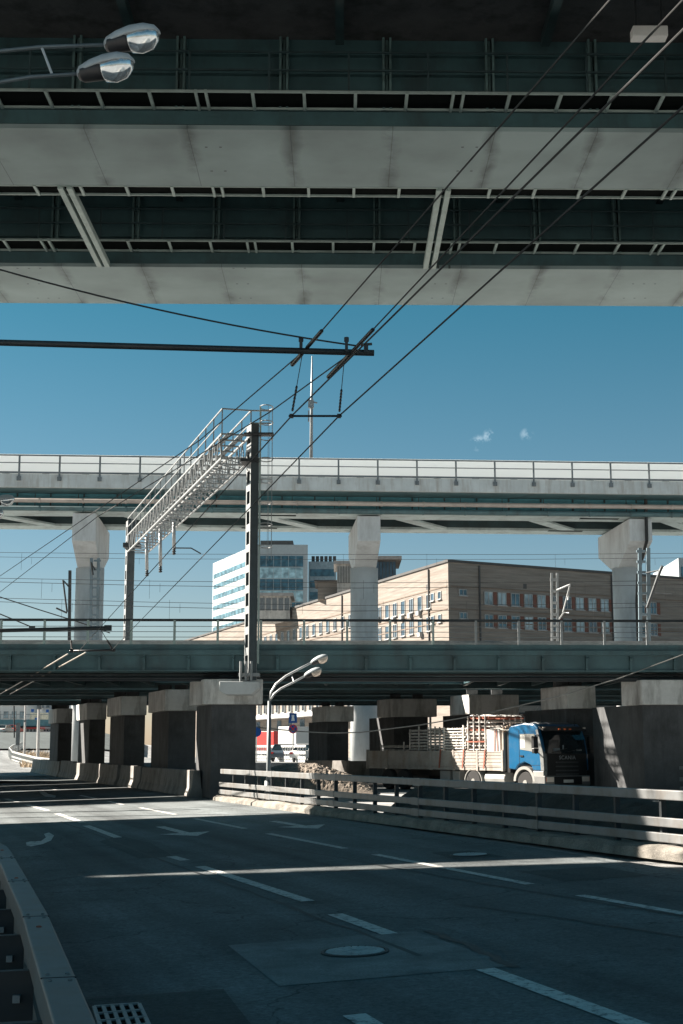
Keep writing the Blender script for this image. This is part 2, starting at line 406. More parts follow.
# road on which the truck drives, and the street beyond the piers
TR0 = at(544, 792, 58.0); HD = V((.7071, -.7071, 0)); LF = V((.7071, .7071, 0))
zt = SL * U_R
def strip(name, c0, c1, w, z, m):
    d = (c1 - c0); d.z = 0; d.normalize(); s = V((-d.y, d.x, 0)) * w / 2
    mb = MB(); q = [c0 - s, c1 - s, c1 + s, c0 + s]
    for p in q: p.z = z
    return struct(mb.quad(*q).build(name, m, origin=(0, 0, 0), recalc=False))
c = V((TR0.x, 58, 0)) + LF * 1.25
strip('side_road', c - HD * 60 + V((0, 0, 0)), c + HD * 40, 7.0, zt - .05 + .012, ASPH)
struct(MB().span(-24, 70, 112.5, 175, .1, 1.15).build('street', ASPH_PALE, origin=(0, 0, 0)))
# footway on the camera's side
vs = []
mb = MB()
for a, b in ((-25, 150),):
    p = [rc(a, -3.6, .06), rc(b, -3.6, .06), rc(b, .55, .06), rc(a, .55, .06)]
    mb.prism([q - V((0, 0, .25)) for q in p], (0, 0, .25))
struct(mb.build('pavement', CONC, origin=(0, 0, 0)))
mb = MB(); mb.sweep([rc(-25, .72, 0), rc(60, .72, 0)], [(-.15, -.1), (.15, -.1), (.15, .13), (-.15, .13)])
struct(mb.build('kerb', CONC, origin=(0, 0, 0)))

# ---- painted markings, patches: sheets just over the carriageway
def dash(a, b, w=.16, dz=.013):
    p0 = rd(*a, dz); p1 = rd(*b, dz); d = (p1 - p0).normalized(); s = RU * (w / 2)
    s = V((s.x, s.y, SL * w / 2))
    return [p0 - s, p1 - s, p1 + s, p0 + s]
def line(dashes, w=.16):
    mb = MB()
    for a, b in dashes: mb.quad(*dash(a, b, w))
    return mb
line([((680, 1042), (485, 970)), ((390, 935), (335, 915)), ((308, 902), (200, 867)), ((185, 861), (171, 857)), ((118, 838), (86, 826)), ((83, 823), (57, 814)), ((48, 811), (27, 805)), ((20, 803), (6, 799))], .20).build('lane_line', PAINT, road, recalc=False)
line([((760, 928), (580, 896)), ((530, 885), (375, 855)), ((345, 849), (268, 834)), ((245, 829), (195, 819)), ((176, 815), (140, 808)), ((123, 805), (108, 801.5)), ((96, 799), (80, 795.5)), ((60, 791), (50, 789))], .16).build('lane_line', PAINT, road, recalc=False)
line([((372, 1027), (354, 1016))], .2).build('lane_line', PAINT, road, recalc=False)
# thin crack-seal like edge seams are left to the asphalt material
def poly_on_road(pts, dz=.013):
    q = [rd(x, y, dz) for x, y in pts]
    return MB().add(q, [tuple(range(len(q)))])
def arrow(tail, tip, hw=.42, hl=1.5, sw=.09):
    p0 = rd(*tail, .013); p1 = rd(*tip, .013); d = (p1 - p0).normalized(); s = V((ca, sa, SL)).normalized()
    n_ = p1 - d * hl
    mb = MB(); mb.add([p0 - s * sw, n_ - s * sw, n_ + s * sw, p0 + s * sw], [(0, 1, 2, 3)])
    mb.add([n_ - s * hw, p1, n_ + s * hw], [(0, 1, 2)])
    return mb
arrow((160, 827), (197, 836.5), .62, 1.3, .12).build('arrow_marking', PAINT, road, recalc=False)
arrow((273, 821.5), (318, 829), .62, 1.3, .12).build('arrow_marking', PAINT, road, recalc=False)
mb = poly_on_road([(26, 843), (30, 842), (41, 841.5), (46, 838), (44, 834.5), (49, 833), (54, 836), (51, 841), (43, 844.5), (31, 847), (26.5, 846)])
mb.build('arrow_marking', PAINT, road, recalc=False)
mb = poly_on_road([(38, 791), (43, 790.5), (48, 794), (56, 796), (55, 798), (45, 797), (41, 794)])
mb.build('arrow_marking', PAINT, road, recalc=False)
poly_on_road([(228, 946), (415, 932), (497, 960), (511, 967), (279, 987)], .009).build('concrete_patch', mat('patch_grey', (.22, .225, .225), .85, var=.3, scale=1.2, fine=.25, dirt=(.11, .115, .118), dirt_amt=.8, dirt_scale=1.2), road, recalc=False)
poly_on_road([(99, 842), (139, 859), (174, 857), (150, 843), (118, 836)], .009).build('asphalt_patch', ASPH_DARK, road, recalc=False)
poly_on_road([(84, 1000), (224, 991), (258, 1034), (118, 1046)], .009).build('asphalt_patch', ASPH_DARK, road, recalc=False)
poly_on_road([(430, 853), (470, 851), (505, 857), (455, 860)], .009).build('asphalt_patch', ASPH_DARK, road, recalc=False)

def crack(pts, w, name='crack_seal'):
    mb = MB(); q = [rd(x, y, .0115) for x, y in pts]; q2 = []
    rnd = random.Random(len(pts) * 7 + int(pts[0][0]))
    for a, b in zip(q, q[1:]):
        for k in range(6): q2.append(lerp(a, b, k / 6) + RU * rnd.uniform(-.05, .05))
    q2.append(q[-1])
    for a, b in zip(q2, q2[1:]):
        d = (b - a).normalized(); s_ = V((d.y, -d.x, 0)) * (w / 2) * rnd.uniform(.6, 1.3); s_.z = SL * s_.dot(RU)
        mb.quad(a - s_, b - s_, b + s_, a + s_)
    mb.build(name, TAR, road, recalc=False)
TAR = mat('tar_seal', (.030, .034, .036), .6, var=.3, scale=5)
crack([(30, 888), (110, 884), (200, 879), (330, 872), (440, 866)], .05)
crack([(430, 931), (470, 947), (516, 968)], .10)
crack([(455, 905), (560, 919), (683, 938)], .05)
crack([(250, 842), (360, 862), (470, 882), (600, 904), (683, 917)], .07)
crack([(60, 822), (130, 848), (205, 876), (300, 911), (420, 957)], .06)
crack([(88, 999), (150, 996), (224, 991)], .07)
poly_on_road([(520, 872), (600, 867), (650, 876), (565, 882)], .009).build('asphalt_patch', ASPH_DARK, road, recalc=False)
# manhole covers and the gully grate
def manhole(px, py, r, label):
    c = rd(px, py, .012); t = thing('manhole_cover', c, label, 'manhole cover', 'manhole covers set in the carriageway')
    slope = Matrix.Rotation(-math.atan(SL), 3, V((-sa, ca, 0)))
    mb = MB()
    n = 40
    def ring(r0, z): return [c + slope @ V((r0 * math.cos(2 * math.pi * k / n), r0 * math.sin(2 * math.pi * k / n), z)) for k in range(n)]
    mb.loft([ring(r, -.02), ring(r, .012), ring(r * .9, .016), ring(r * .88, -.004), ring(r * .88, -.02)], cap=False)
    mb.build('rim', DARKST, t)
    mb = MB(); mb.loft([ring(r * .87, -.03), ring(r * .87, .006)])
    for q in range(3):
        rr = r * (.74 - .2 * q); m_ = [24, 16, 10][q]
        for k in range(m_):
            a = 2 * math.pi * (k + .25 * q) / m_
            mb.box(c + slope @ V((rr * math.cos(a), rr * math.sin(a), .010)), (.075, .06, .012), slope @ Matrix.Rotation(a, 3, 'Z'))
    mb.build('lid', mat('cast_iron', (.42, .46, .47), .55, metal=.1, var=.3, scale=6), t)
    return t
manhole(355, 953, .36, 'round cast iron manhole cover in the grey rectangular patch of road')
manhole(470, 855.5, .36, 'small dark manhole cover beside the right hand lane line, close to the sunlit strip')
g = [rd(94, 1009, .016), rd(139, 1006, .016), rd(152, 1034, .016), rd(104, 1040, .016)]
t = thing('drain_grate', sum(g, V()) / 4, 'rectangular slotted drain grate in dark asphalt beside the near guardrail', 'drain grate')
MB().add([p - V((0, 0, .003)) for p in g], [(0, 1, 2, 3)]).build('pit', BLACKGR, t, recalc=False)
mb = MB()
for i in range(6):
    a = lerp(g[0], g[1], i / 5); b = lerp(g[3], g[2], i / 5); mb.bar(a, b, .035, .02)
for i in range(5):
    a = lerp(g[0], g[3], i / 4); b = lerp(g[1], g[2], i / 4); mb.bar(a + V((0, 0, .003)), b + V((0, 0, .003)), .035, .02)
mb.build('bars', mat('grate_iron', (.32, .34, .35), .5, metal=.5), t)

# ------------------------------------------------------------------ guardrails
def resample(path, step):
    out = [path[0].copy()]; acc = 0
    for a, b in zip(path, path[1:]):
        L_ = (b - a).length; pos = step - acc
        while pos <= L_:
            out.append(lerp(a, b, pos / L_)); pos += step
        acc = L_ - (pos - step)
    return out
def side_of(path, p):
    i = min(range(len(path) - 1), key=lambda k: ((path[k] + path[k + 1]) / 2 - p).length)
    d = path[i + 1] - path[i]; d.z = 0; d.normalize()
    return d, V((d.y, -d.x, 0))
# right hand steel barrier, from beyond the frame to the pier
near = rd(683, 857); mid = rd(430, 826); farp = rd(222, 800)
p0 = near - (mid - near).normalized() * 22
rp = [farp, mid, near, p0]
for p in rp: p.z = SL * p.dot(RU)
t = thing('steel_guardrail', mid, 'long grey three-rail steel guardrail on a kerb between road and truck', 'guardrail')
PR = lambda l, h, w, hh: [(l - w / 2, h - hh / 2), (l + w / 2, h - hh / 2), (l + w / 2, h + hh / 2), (l - w / 2, h + hh / 2)]
fine_path = resample(rp, 3.0)
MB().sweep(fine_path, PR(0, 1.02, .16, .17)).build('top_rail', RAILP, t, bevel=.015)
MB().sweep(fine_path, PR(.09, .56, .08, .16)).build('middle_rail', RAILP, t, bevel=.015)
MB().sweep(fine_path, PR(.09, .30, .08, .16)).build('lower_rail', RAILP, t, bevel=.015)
rnd = random.Random(3)
kp = resample(rp, .7)
mb = MB(); rings = []
for p in kp:
    d, r = side_of(rp, p); j = lambda: rnd.uniform(-.03, .03)
    rings.append([p + r * (.36 + j()) + V((0, 0, -.05)), p + r * (.33 + j()) + V((0, 0, .10 + j())), p + r * .2 + V((0, 0, .17 + j())), p - r * .3 + V((0, 0, .16 + j())), p - r * .35 + V((0, 0, -.05))])
mb.loft(rings); mb.build('kerb_base', SANDY, t)
for p in resample(rp, 1.5)[1:]:
    d, r = side_of(rp, p); q = p - r * .02
    MB().bar(q + V((0, 0, .1)), q + V((0, 0, .94)), .07, .10, r).build('post', DARKST, t)

for p in resample(rp, 6.0)[1:]:
    d, r = side_of(rp, p)
    for l_, h_, w_, hh_ in ((0, 1.02, .172, .184), (.09, .56, .094, .174), (.09, .30, .094, .174)):
        MB().bar(p + r * l_ - d * .22 + V((0, 0, h_)), p + r * l_ + d * .22 + V((0, 0, h_)), w_, hh_).build('joint_sleeve', RAILP, t)
# left foreground barrier seen from above
tops = [(97, 1024), (47, 912), (9, 847.6)]
lp = []
for (x, y) in tops: lp.append(at_z(x, y, .98))
d = (lp[0] - lp[1]).normalized(); e = (lp[2] - lp[1]).normalized()
lp = [lp[2] + e * 30 + V((-6, 0, 0)), lp[2] + e * 10 + V((-.8, 0, 0)), lp[2], lp[1], lp[0], lp[0] + d * 12]
for p in lp: p.z = 0
t = thing('steel_guardrail', lp[3], 'close box-beam guardrail with flat grey top in the lower corner of the road', 'guardrail')
lfine = resample(lp, 1.0)
# travel is toward the camera: road side is to the left of travel
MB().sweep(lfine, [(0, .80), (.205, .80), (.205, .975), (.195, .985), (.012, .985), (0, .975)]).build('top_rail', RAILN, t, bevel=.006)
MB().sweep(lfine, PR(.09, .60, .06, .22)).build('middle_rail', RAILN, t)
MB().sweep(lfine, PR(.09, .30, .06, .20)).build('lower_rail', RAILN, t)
for p in resample(lp, 1.9)[2:]:
    d_, r = side_of(lp, p); q = p + r * .30
    pm = MB()
    pm.bar(q + V((0, 0, -.1)), q + V((0, 0, .80)), .26, .07, d_)
    pm.bar(q + r * .05 + V((0, 0, .1)), q + r * .05 + V((0, 0, .74)), .36, .02, d_)
    po = pm.build('post', DARKST, t)
    MB().box(q - r * .02 + d_ * .05 + V((0, 0, .62)), (.05, .05, .05)).build('bolt', GALVD, po)
for p in resample(lp, 3.1)[3:]:
    d_, r = side_of(lp, p)
    sm = MB(); sm.bar(p + r * .1025 + V((0, 0, .984)) - d_ * .006, p + r * .1025 + V((0, 0, .984)) + d_ * .006, .206, .008); sm.build('rail_joint', DARKST, t)
    for k_ in (-.12, .12):
        for l_ in (.045, .16): MB().lathe(p + d_ * k_ + r * l_ + V((0, 0, .984)), [(.014, 0), (.014, .008), (.007, .012)], 8).build('rail_bolt', GALVD, t)
for p in resample(lp, 4.1)[4:]:
    d_, r = side_of(lp, p)
    MB().lathe(p + r * .11 + V((0, 0, .984)), [(.022, 0), (.022, .006), (.012, .012)], 10).build('rail_bolt', RUST, t)

# concrete barrier blocks between road and piers
ja = rd(198, 796); jb = rd(52, 770); ja.z = SL * ja.dot(RU); jb.z = SL * jb.dot(RU) if jb.dot(RU) < U_R else zt
jb = rc(112, 12.55); jb.z = zt - .02
nblk = 10
ORD = ['first', 'second', 'third', 'fourth', 'fifth', 'sixth', 'seventh', 'eighth', 'ninth', 'tenth', 'eleventh', 'twelfth']
jprof = [(-.32, -.1), (.32, -.1), (.32, .08), (.20, .34), (.13, 1.02), (-.13, 1.02), (-.20, .34), (-.32, .08)]
for i in range(nblk):
    a = lerp(ja, jb, i / nblk); b = lerp(ja, jb, (i + 1) / nblk); d = (b - a).normalized()
    off = V((random.uniform(-.13, .13), 0, random.uniform(-.05, .05)))
    o = MB().sweep([a + off + d * .07, b + off - d * .07], jprof).build('concrete_barrier', CONCJ, bevel=.02)
    tag(o, f'sloped concrete road barrier block along the left pier row, {ORD[i]} from the steel guardrail', 'concrete barrier', 'concrete barrier blocks beside the carriageway')
# blocks behind the dirt heap
for i, (x0, x1, yb, Y) in enumerate([(306, 333, 771, 88), (334, 349, 771, 86), (350, 373, 771.5, 84)]):
    a = at(x0, yb, Y); b = at(x1, yb, Y - 1); a.z = b.z = zt - .06
    o = MB().sweep([a, b], [(l, h * 1.15) for l, h in jprof]).build('concrete_barrier', CONCJ, bevel=.02)
    tag(o, f'concrete barrier block behind the dirt heap, {ORD[i]} from the white slatted guardrail', 'concrete barrier', 'concrete barrier blocks behind the dirt heap')

def small_guardrail(name_label, path, h, wall_m, post_step, rails, cat='guardrail'):
    t = thing('steel_guardrail', path[0], name_label, cat)
    for i, (hh, th) in enumerate(rails):
        MB().sweep(path, PR(0, hh, .08, th)).build(['top_rail', 'middle_rail', 'lower_rail', 'lower_rail'][min(i, 3)], wall_m, t)
    for p in resample(path, post_step):
        MB().bar(p + V((0, 0, -.1)), p + V((0, 0, h)), .12, .1).build('post', wall_m, t)
    return t
a = at(246, 766, 133); b = at(306, 767, 113.5); a.z = b.z = 1.15
small_guardrail('white slatted guardrail in sunlight in front of the parked cars', [a, b], 1.34, WHITE, .78, [(1.30, .18), (.78, .24), (.36, .24), (.1, .16)])
# far-left guardrail round the planted nose of the junction
q = [at(50, 767, 115), at(35, 763, 122), at(22, 759, 132), at(12, 757, 140), at(9, 753, 150), at(13, 749.5, 158), at(22, 748, 166)]
for p in q: p.z = ground_h(p.x, p.y) + .0
small_guardrail('pale guardrail curving round the grassy nose of the far junction', q, 1.0, WHITE, .8, [(.95, .16), (.5, .16), (.2, .14)])
# dry grass inside
rnd = random.Random(5); mb = MB()
for i in range(2600):
    px = rnd.uniform(17, 53); Y = rnd.uniform(122, 156); x = (px - 341.5) / F * Y
    if px < 26 and Y < 138: continue
    z = ground_h(x, Y); h = rnd.uniform(.2, .75); a = rnd.uniform(0, 6.28); w = .05
    lean = V((rnd.uniform(-.3, .3), rnd.uniform(-.3, .3), 0))
    b0 = V((x, Y, z)); s = V((math.cos(a), math.sin(a), 0)) * w
    mb.add([b0 - s, b0 + s, b0 + lean + V((0, 0, h))], [(0, 1, 2)])
tag(mb.build('dry_grass', STRAW, recalc=False), 'dry brown grass on the nose of the far junction', 'grass', kind='stuff')

# concrete wall with rail on the right, under the rail bridge
a = at(588, 790, 61); b = at(760, 790, 54); a.z = b.z = zt - .1
t = thing('retaining_wall', a, 'dark low concrete wall topped by rails behind the truck cab', 'wall')
MB().sweep([a, b], [(-.2, 0), (.2, 0), (.2, 1.55), (-.2, 1.55)]).build('wall', CONCD, t)
a2 = at(648, 790, 56.5); b2 = at(760, 790, 52.5); a2.z = b2.z = zt - .05
small_guardrail('dark three-rail guardrail under the bridge at the edge, beyond the long barrier', [a2, b2], 1.2, GALVD, 2.2, [(1.15, .14), (.72, .16), (.36, .16)])

# dirt heap
c = at(306, 775, 61.0); c.z = zt - .05
vs = []; fs = []; nx, ny = 110, 60
for j in range(ny):
    for i in range(nx):
        x = (i / (nx - 1) - .5) * 6.4; y = (j / (ny - 1) - .5) * 4.5
        e = max(0, 1 - (x / 3.1) ** 2) * max(0, 1 - (y / 2.2) ** 2)
        h = (e ** .75) * (1.30 - .07 * x) * (1 + .09 * noise.noise(V((x * 1.1, y * 1.1, 3)))) + .04 * noise.noise(V((x * 3, y * 3, 9))) * min(1, e * 3) + .07 * noise.noise(V((x * 9, y * 9, 1))) * min(1, e * 3)
        vs.append(c + V((x, y, h - .06 if e > 0 else -.12)))
for j in range(ny - 1):
    for i in range(nx - 1): fs.append((j * nx + i, j * nx + i + 1, (j + 1) * nx + i + 1, (j + 1) * nx + i))
mb = MB().add(vs, fs)
tag(mb.build('dirt_heap', DIRT, origin=c, recalc=False), 'heap of pale crumbly dirt behind the long guardrail', 'dirt', kind='stuff')
# added soil bank, its dark colour stands for shade behind the long guardrail
SHADE_SOIL = mat('shade_dark_soil', (.050, .046, .040), .95, var=.4, scale=2.0, bump=.8, fine=.35)
vs = []; fs = []; pth = resample([rd(352, 816), mid, near, p0], .35); ncs = 14
rnd = random.Random(4)
for i, p in enumerate(pth):
    d_, r = side_of(rp, p); q = p - r * .55
    env = min(1, i / 3)
    for j in range(ncs):
        l = j / (ncs - 1); e = math.sin(math.pi * min(1, l * 1.15 + .02)) ** .7 if l < .85 else 0
        x = q - r * (l * 3.4)
        h = env * e * (.98 + .22 * noise.noise(V((x.x * .5, x.y * .5, 2)))) + .10 * noise.noise(V((x.x * 2.5, x.y * 2.5, 6))) * e
        vs.append(V((x.x, x.y, zt - .1 + h)))
for i in range(len(pth) - 1):
    for j in range(ncs - 1): fs.append((i * ncs + j, i * ncs + j + 1, (i + 1) * ncs + j + 1, (i + 1) * ncs + j))
tag(MB().add(vs, fs).build('shade_bank', SHADE_SOIL, recalc=False), 'added low bank of shade-dark soil along the back of the long guardrail', 'dirt', kind='stuff')

# ------------------------------------------------------------------ overhead bridge (nearest, over the camera)
PH = R(0.9)
zb = EYE + 16.0
def ob(x, y, z):                                 # bridge coordinates: along x, across y
    return V((x * math.cos(PH) - (y) * 0.0 , y + x * math.sin(PH), z))
t = thing('road_overpass', V((0, 30, 0)), 'huge dark teal road overpass crossing overhead along the top', 'bridge')
X0, X1 = -95, 85
boxes = [(45.3, 49.3), (34.6, 38.4), (22.6, 26.6)]
def obox(mb, x0, x1, y0, y1, z0, z1, mi=0):
    p = [ob(x0, y0, z0), ob(x1, y0, z0), ob(x1, y1, z0), ob(x0, y1, z0)]
    return mb.prism(p, (0, 0, z1 - z0), mi)
for i, (y0, y1) in enumerate(boxes):
    ym_ = (y0 + y1) / 2 + .1
    obox(MB(), X0, X1, y0, ym_, zb, zb + .12).build('bottom_plate', PALE, t)
    obox(MB(), X0, X1, ym_ + .03, y1, zb + .012, zb + .12).build('bottom_plate', PALE, t)
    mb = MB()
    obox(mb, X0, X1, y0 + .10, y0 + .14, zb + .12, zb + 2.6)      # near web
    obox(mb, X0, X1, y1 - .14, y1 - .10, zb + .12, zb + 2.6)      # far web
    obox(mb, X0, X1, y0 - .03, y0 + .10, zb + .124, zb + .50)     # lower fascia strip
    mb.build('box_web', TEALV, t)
    # longitudinal stiffeners and uprights on the near web
    mb = MB()
    for z in (1.05, 1.55, 2.1): obox(mb, X0, X1, y0 - .06, y0 + .10, zb + z, zb + z + .05)
    mb.build('stiffeners', TEALV, t)
    xx = X0 + 1.0
    k = 0
    while xx < X1:
        if abs(xx) < 40:
            mb = MB(); obox(mb, xx - .03, xx + .03, y0 - .02, y0 + .099, zb + .56, zb + 2.55)
            for s_ in (-.09, .09): obox(mb, xx + s_ - .03, xx + s_ + .03, y0 - .16, y0 + .10, zb + .56, zb + 2.55)
            obox(mb, xx - .12, xx + .12, y0 - .10, y0 + .098, zb + .52, zb + .60); mb.build('web_upright', RIBP, t)
        xx += 2.72
    # inspection walkways along the box, near side (and far side hidden low)
    for side in ((0, 1) if i else (0,)):
        if side == 0: ya, yb_ = y0 - 1.08, y0 - .06; zz = zb + .55
        else: ya, yb_ = y1 + .03, y1 + .74; zz = zb + .04
        obox(MB(), X0, X1, ya + .05, yb_ - .05, zz + .03, zz + .06).build('walkway_floor', BLACKGR, t)
        mb = MB()
        for q in (ya, yb_ - .05): obox(mb, X0, X1, q, q + .05, zz - .03, zz + .03)
        xx = -37 + .4 * i
        n_ = 0
        while xx < 37:
            if n_ % 5 == 0:
                for s_ in (-.13, .13): obox(mb, xx + s_ - .035, xx + s_ + .035, ya - .03, yb_, zz - .06, zz + .025)
            else: obox(mb, xx - .04, xx + .04, ya, yb_, zz - .045, zz + .025)
            xx += 1.36 if i != 1 else 1.32; n_ += 1
        mb.build('walkway_frame', STEELG, t)
    # handrail of the walkway
    mb = MB()
    for z in (1.12, 1.62): obox(mb, X0, X1, y0 - 1.08, y0 - 1.04, zb + z, zb + z + .045)
    xx = -38.6
    while xx < 38: obox(mb, xx, xx + .05, y0 - 1.08, y0 - 1.035, zb + .6, zb + 1.66); xx += 2.04
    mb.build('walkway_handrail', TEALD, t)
# cross struts tying the boxes
for xs_, (ya, yb_) in (((85, 225), (38.4, 45.3)), ((436, 225), (38.4, 45.3))):
    pass
for px in (85.5, 436.5):
    Y = 41.7; x = (px - 341.5) / F * (Y / (cT - (512 - 225) / F * sT)) * 1.0
    x = at(px, 225, Y).x
    for s_ in (-.13, .13):
        MB().bar(ob(x + s_, 38.5, zb + .05), ob(x + s_, 45.2, zb + .05), .16, .2).build('cross_strut', STEELG, t)

# cross girders under the deck (deep shade)
xx = -60
while xx < 60:
    for (ya, yb_) in ((38.5, 45.2), (27.6, 34.4)):
        if ya < 30 and -36 < xx < -11: continue
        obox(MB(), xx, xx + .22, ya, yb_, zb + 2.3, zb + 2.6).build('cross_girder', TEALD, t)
    xx += 5.44
# deck slab: closed but for an unseen tapering gap shaped to let a blade of sun through
zd = zb + 2.604; zd2 = zd + .42
gl = rd(100, 875.0); gr = rd(700, 850.5)
gl2 = rd(100, 877.2); gr2 = rd(700, 859.8)
def up_to(p, z): return p + SUN * ((z - p.z) / SUN.z)
e0, e1 = up_to(gl, zd2), up_to(gr, zd2)
n0, n1 = up_to(gl, zd), up_to(gr2, zd)
XL, XR = e0.x, -11.5
def edge(pA, pB, x): return pA.y + (pB.y - pA.y) * (x - pA.x) / (pB.x - pA.x)
f0 = up_to(gl2, zd2); f1 = up_to(gr, zd2)
yfar = lambda x: edge(up_to(gl, zd2), up_to(gr, zd2), x)
ynear = lambda x: edge(up_to(gl2, zd), up_to(gr2, zd), x)
YN, YF = 15.5, 51.2
mb = MB()
def slab(x0, x1, ya0, ya1, yb1, yb0):
    mb.prism([V((x0, ya0, zd)), V((x1, ya1, zd)), V((x1, yb1, zd)), V((x0, yb0, zd))], (0, 0, .42))
sh = lambda x: x * math.sin(PH)
slab(X0, XL, YN, YN, YF + sh(XL), YF + sh(X0))
slab(XR, X1, YN, YN, YF + sh(X1), YF + sh(XR))
slab(XL, XR, YN, YN, ynear(XR), ynear(XL))
slab(XL, XR, yfar(XL), yfar(XR), YF + sh(XR), YF + sh(XL))
mb.build('deck_slab', CONCD, t)
mb = MB(); obox(mb, X0, X1, 50.9, 51.2, zd + .422, zd + 1.45); obox(mb, X0, X1, 15.6, 15.9, zd + .422, zd + 1.45)
mb.build('parapet', CONC, t)
# pale box lamp fixed under the deck
c = at(649, 34, 30.5)
tb = thing('floodlight', c, 'pale rectangular light box fixed under the overpass', 'floodlight')
MB().box(c, (.82, .34, .26)).build('housing', mat('light_box', (.62, .62, .60), .4, var=.1), tb, bevel=.02)
mb = MB(); mb.bar(c + V((-.3, 0, .13)), c + V((-.3, 0, 1.4)), .05); mb.bar(c + V((.3, 0, .13)), c + V((.3, 0, 1.4)), .05)
mb.build('bracket', DARKST, tb)

# ------------------------------------------------------------------ viaduct in the middle distance
PV = R(3.6)
YV = 110.0
cv, sv = math.cos(PV), math.sin(PV)
def vd(x, y, z): return V((x * cv - (y - YV) * sv, YV + x * sv + (y - YV) * cv, z))
def zpx(py, Y): return at(341, py, Y).z
def vbox(mb, x0, x1, y0, y1, z0, z1, mi=0):
    p = [vd(x0, y0, z0), vd(x1, y0, z0), vd(x1, y1, z0), vd(x0, y1, z0)]
    return mb.prism(p, (0, 0, z1 - z0), mi)
t = thing('viaduct', V((0, YV, 0)), 'pale railed road viaduct on round columns crossing the middle of the sky', 'bridge')
VX0, VX1 = -75, 75
zs_ = zpx(514.5, 110)                               # underside of the steelwork
zf0, zf1 = zpx(490.5, 107), zpx(477.5, 107)            # fascia
mb = MB(); vbox(mb, VX0, VX1, 107, 107.35, zf0, zf1); mb.build('fascia', mat('fascia_concrete', (.48, .52, .525), .85, var=.14, scale=.6, dirt=(.30, .27, .24), dirt_amt=.6, dirt_scale=2.2, dirt_stretch=(1, 1, .12)), t)
mb = MB(); vbox(mb, VX0, VX1, 107.35, 123, zf0 + .15, zf0 + .55); mb.build('deck_slab', CONCD, t)
mb = MB(); vbox(mb, VX0, VX1, 107.352, 109.9, zf0 + .02, zf0 + .148); mb.build('deck_edge', TEAL, t)
mb = MB(); vbox(mb, VX0, VX1, 110.0, 110.12, zs_ + .2, zf0 + .146); vbox(mb, VX0, VX1, 112.1, 112.2, zs_ + .2, zf0 + .146)
vbox(mb, VX0, VX1, 109.86, 110.0, zs_ + 1.0, zs_ + 1.12)
mb.build('girder_web', TEALB, t)
mb = MB(); vbox(mb, VX0, VX1, 117.4, 117.5, zs_ + .2, zf0 + .146); vbox(mb, VX0, VX1, 119.2, 119.3, zs_ + .2, zf0 + .146); mb.build('girder_web', TEALD, t)
mb = MB(); vbox(mb, VX0, VX1, 109.9, 112.3, zs_, zs_ + .198); mb.build('bottom_flange', PALE2, t)
mb = MB(); vbox(mb, VX0, VX1, 117.3, 119.4, zs_, zs_ + .198); mb.build('bottom_flange', PALE2, t)
xx = VX0 + 3
while xx < VX1 - 6:
    MB().bar(vd(xx, 112.2, zs_ + .1), vd(xx + 4.0, 117.4, zs_ + .1), 1.1, .16).build('cross_brace', PALE2, t)
    xx += 11.0
mb = MB()                                            # dark slots in the bottom flange
for x in (-5.2, 21.0, 33.0): 
    vbox(mb, x - 1.6, x + 1.6, 110.5, 111.1, zs_ - .006, zs_ - .002); vbox(mb, x - 2.8, x + .2, 117.2, 117.7, zs_ - .006, zs_ - .002)
mb.build('drain_slots', BLACKGR, t)
xx = VX0
mb = MB()
while xx < VX1:
    vbox(mb, xx, xx + .12, 109.9, 110.0, zs_ + .2, zf0 + .1); xx += 2.6
mb.build('web_stiffeners', TEALD, t)
for (yy_, zz_, r_, m_, nm) in ((109.2, zpx(503.5, 109.2), .19, mat('brown_pipe', (.42, .38, .35), .6, var=.2, scale=.8), 'service_pipe'), (109.4, zpx(511.2, 109.4), .22, TEAL, 'service_pipe')):
    mb = MB(); mb.tube([vd(VX0, yy_, zz_), vd(VX1, yy_, zz_)], r_, 10)
    xx = VX0 + 1
    while xx < VX1:
        mb.tube([vd(xx, yy_, zz_), vd(xx + .16, yy_, zz_)], r_ * 1.14, 10); xx += 3.35
    mb.build(nm, m_, t, smooth=True)
xx = VX0 + .7
while xx < VX1:
    if abs(xx) < 30: MB().bar(vd(xx, 109.3, zf0 - .1), vd(xx, 109.3, zpx(512, 109.3)), .06).build('pipe_hanger', TEALD, t)
    xx += 3.35
# railing
zr = zpx(459, 107)
mb = MB(); mb.bar(vd(VX0, 107.1, zr), vd(VX1, 107.1, zr), .11, .09); mb.bar(vd(VX0, 107.1, lerp(zr, zf1, .40)), vd(VX1, 107.1, lerp(zr, zf1, .40)), .06, .06); mb.bar(vd(VX0, 107.0, zf1 + .1), vd(VX1, 107.0, zf1 + .1), .12, .14)
mb.build('handrail', GALVD, t)
pp = None
xx = VX0 + .9
while xx < VX1:
    if abs(xx) < 32:
        mb = MB(); mb.bar(vd(xx, 107.0, zf1 - .45), vd(xx, 107.0, zr), .13, .12); mb.box(vd(xx, 106.93, zf1 - .38), (.3, .12, .32))
        mb.build('rail_post', GALVD, t)
    xx += 3.07
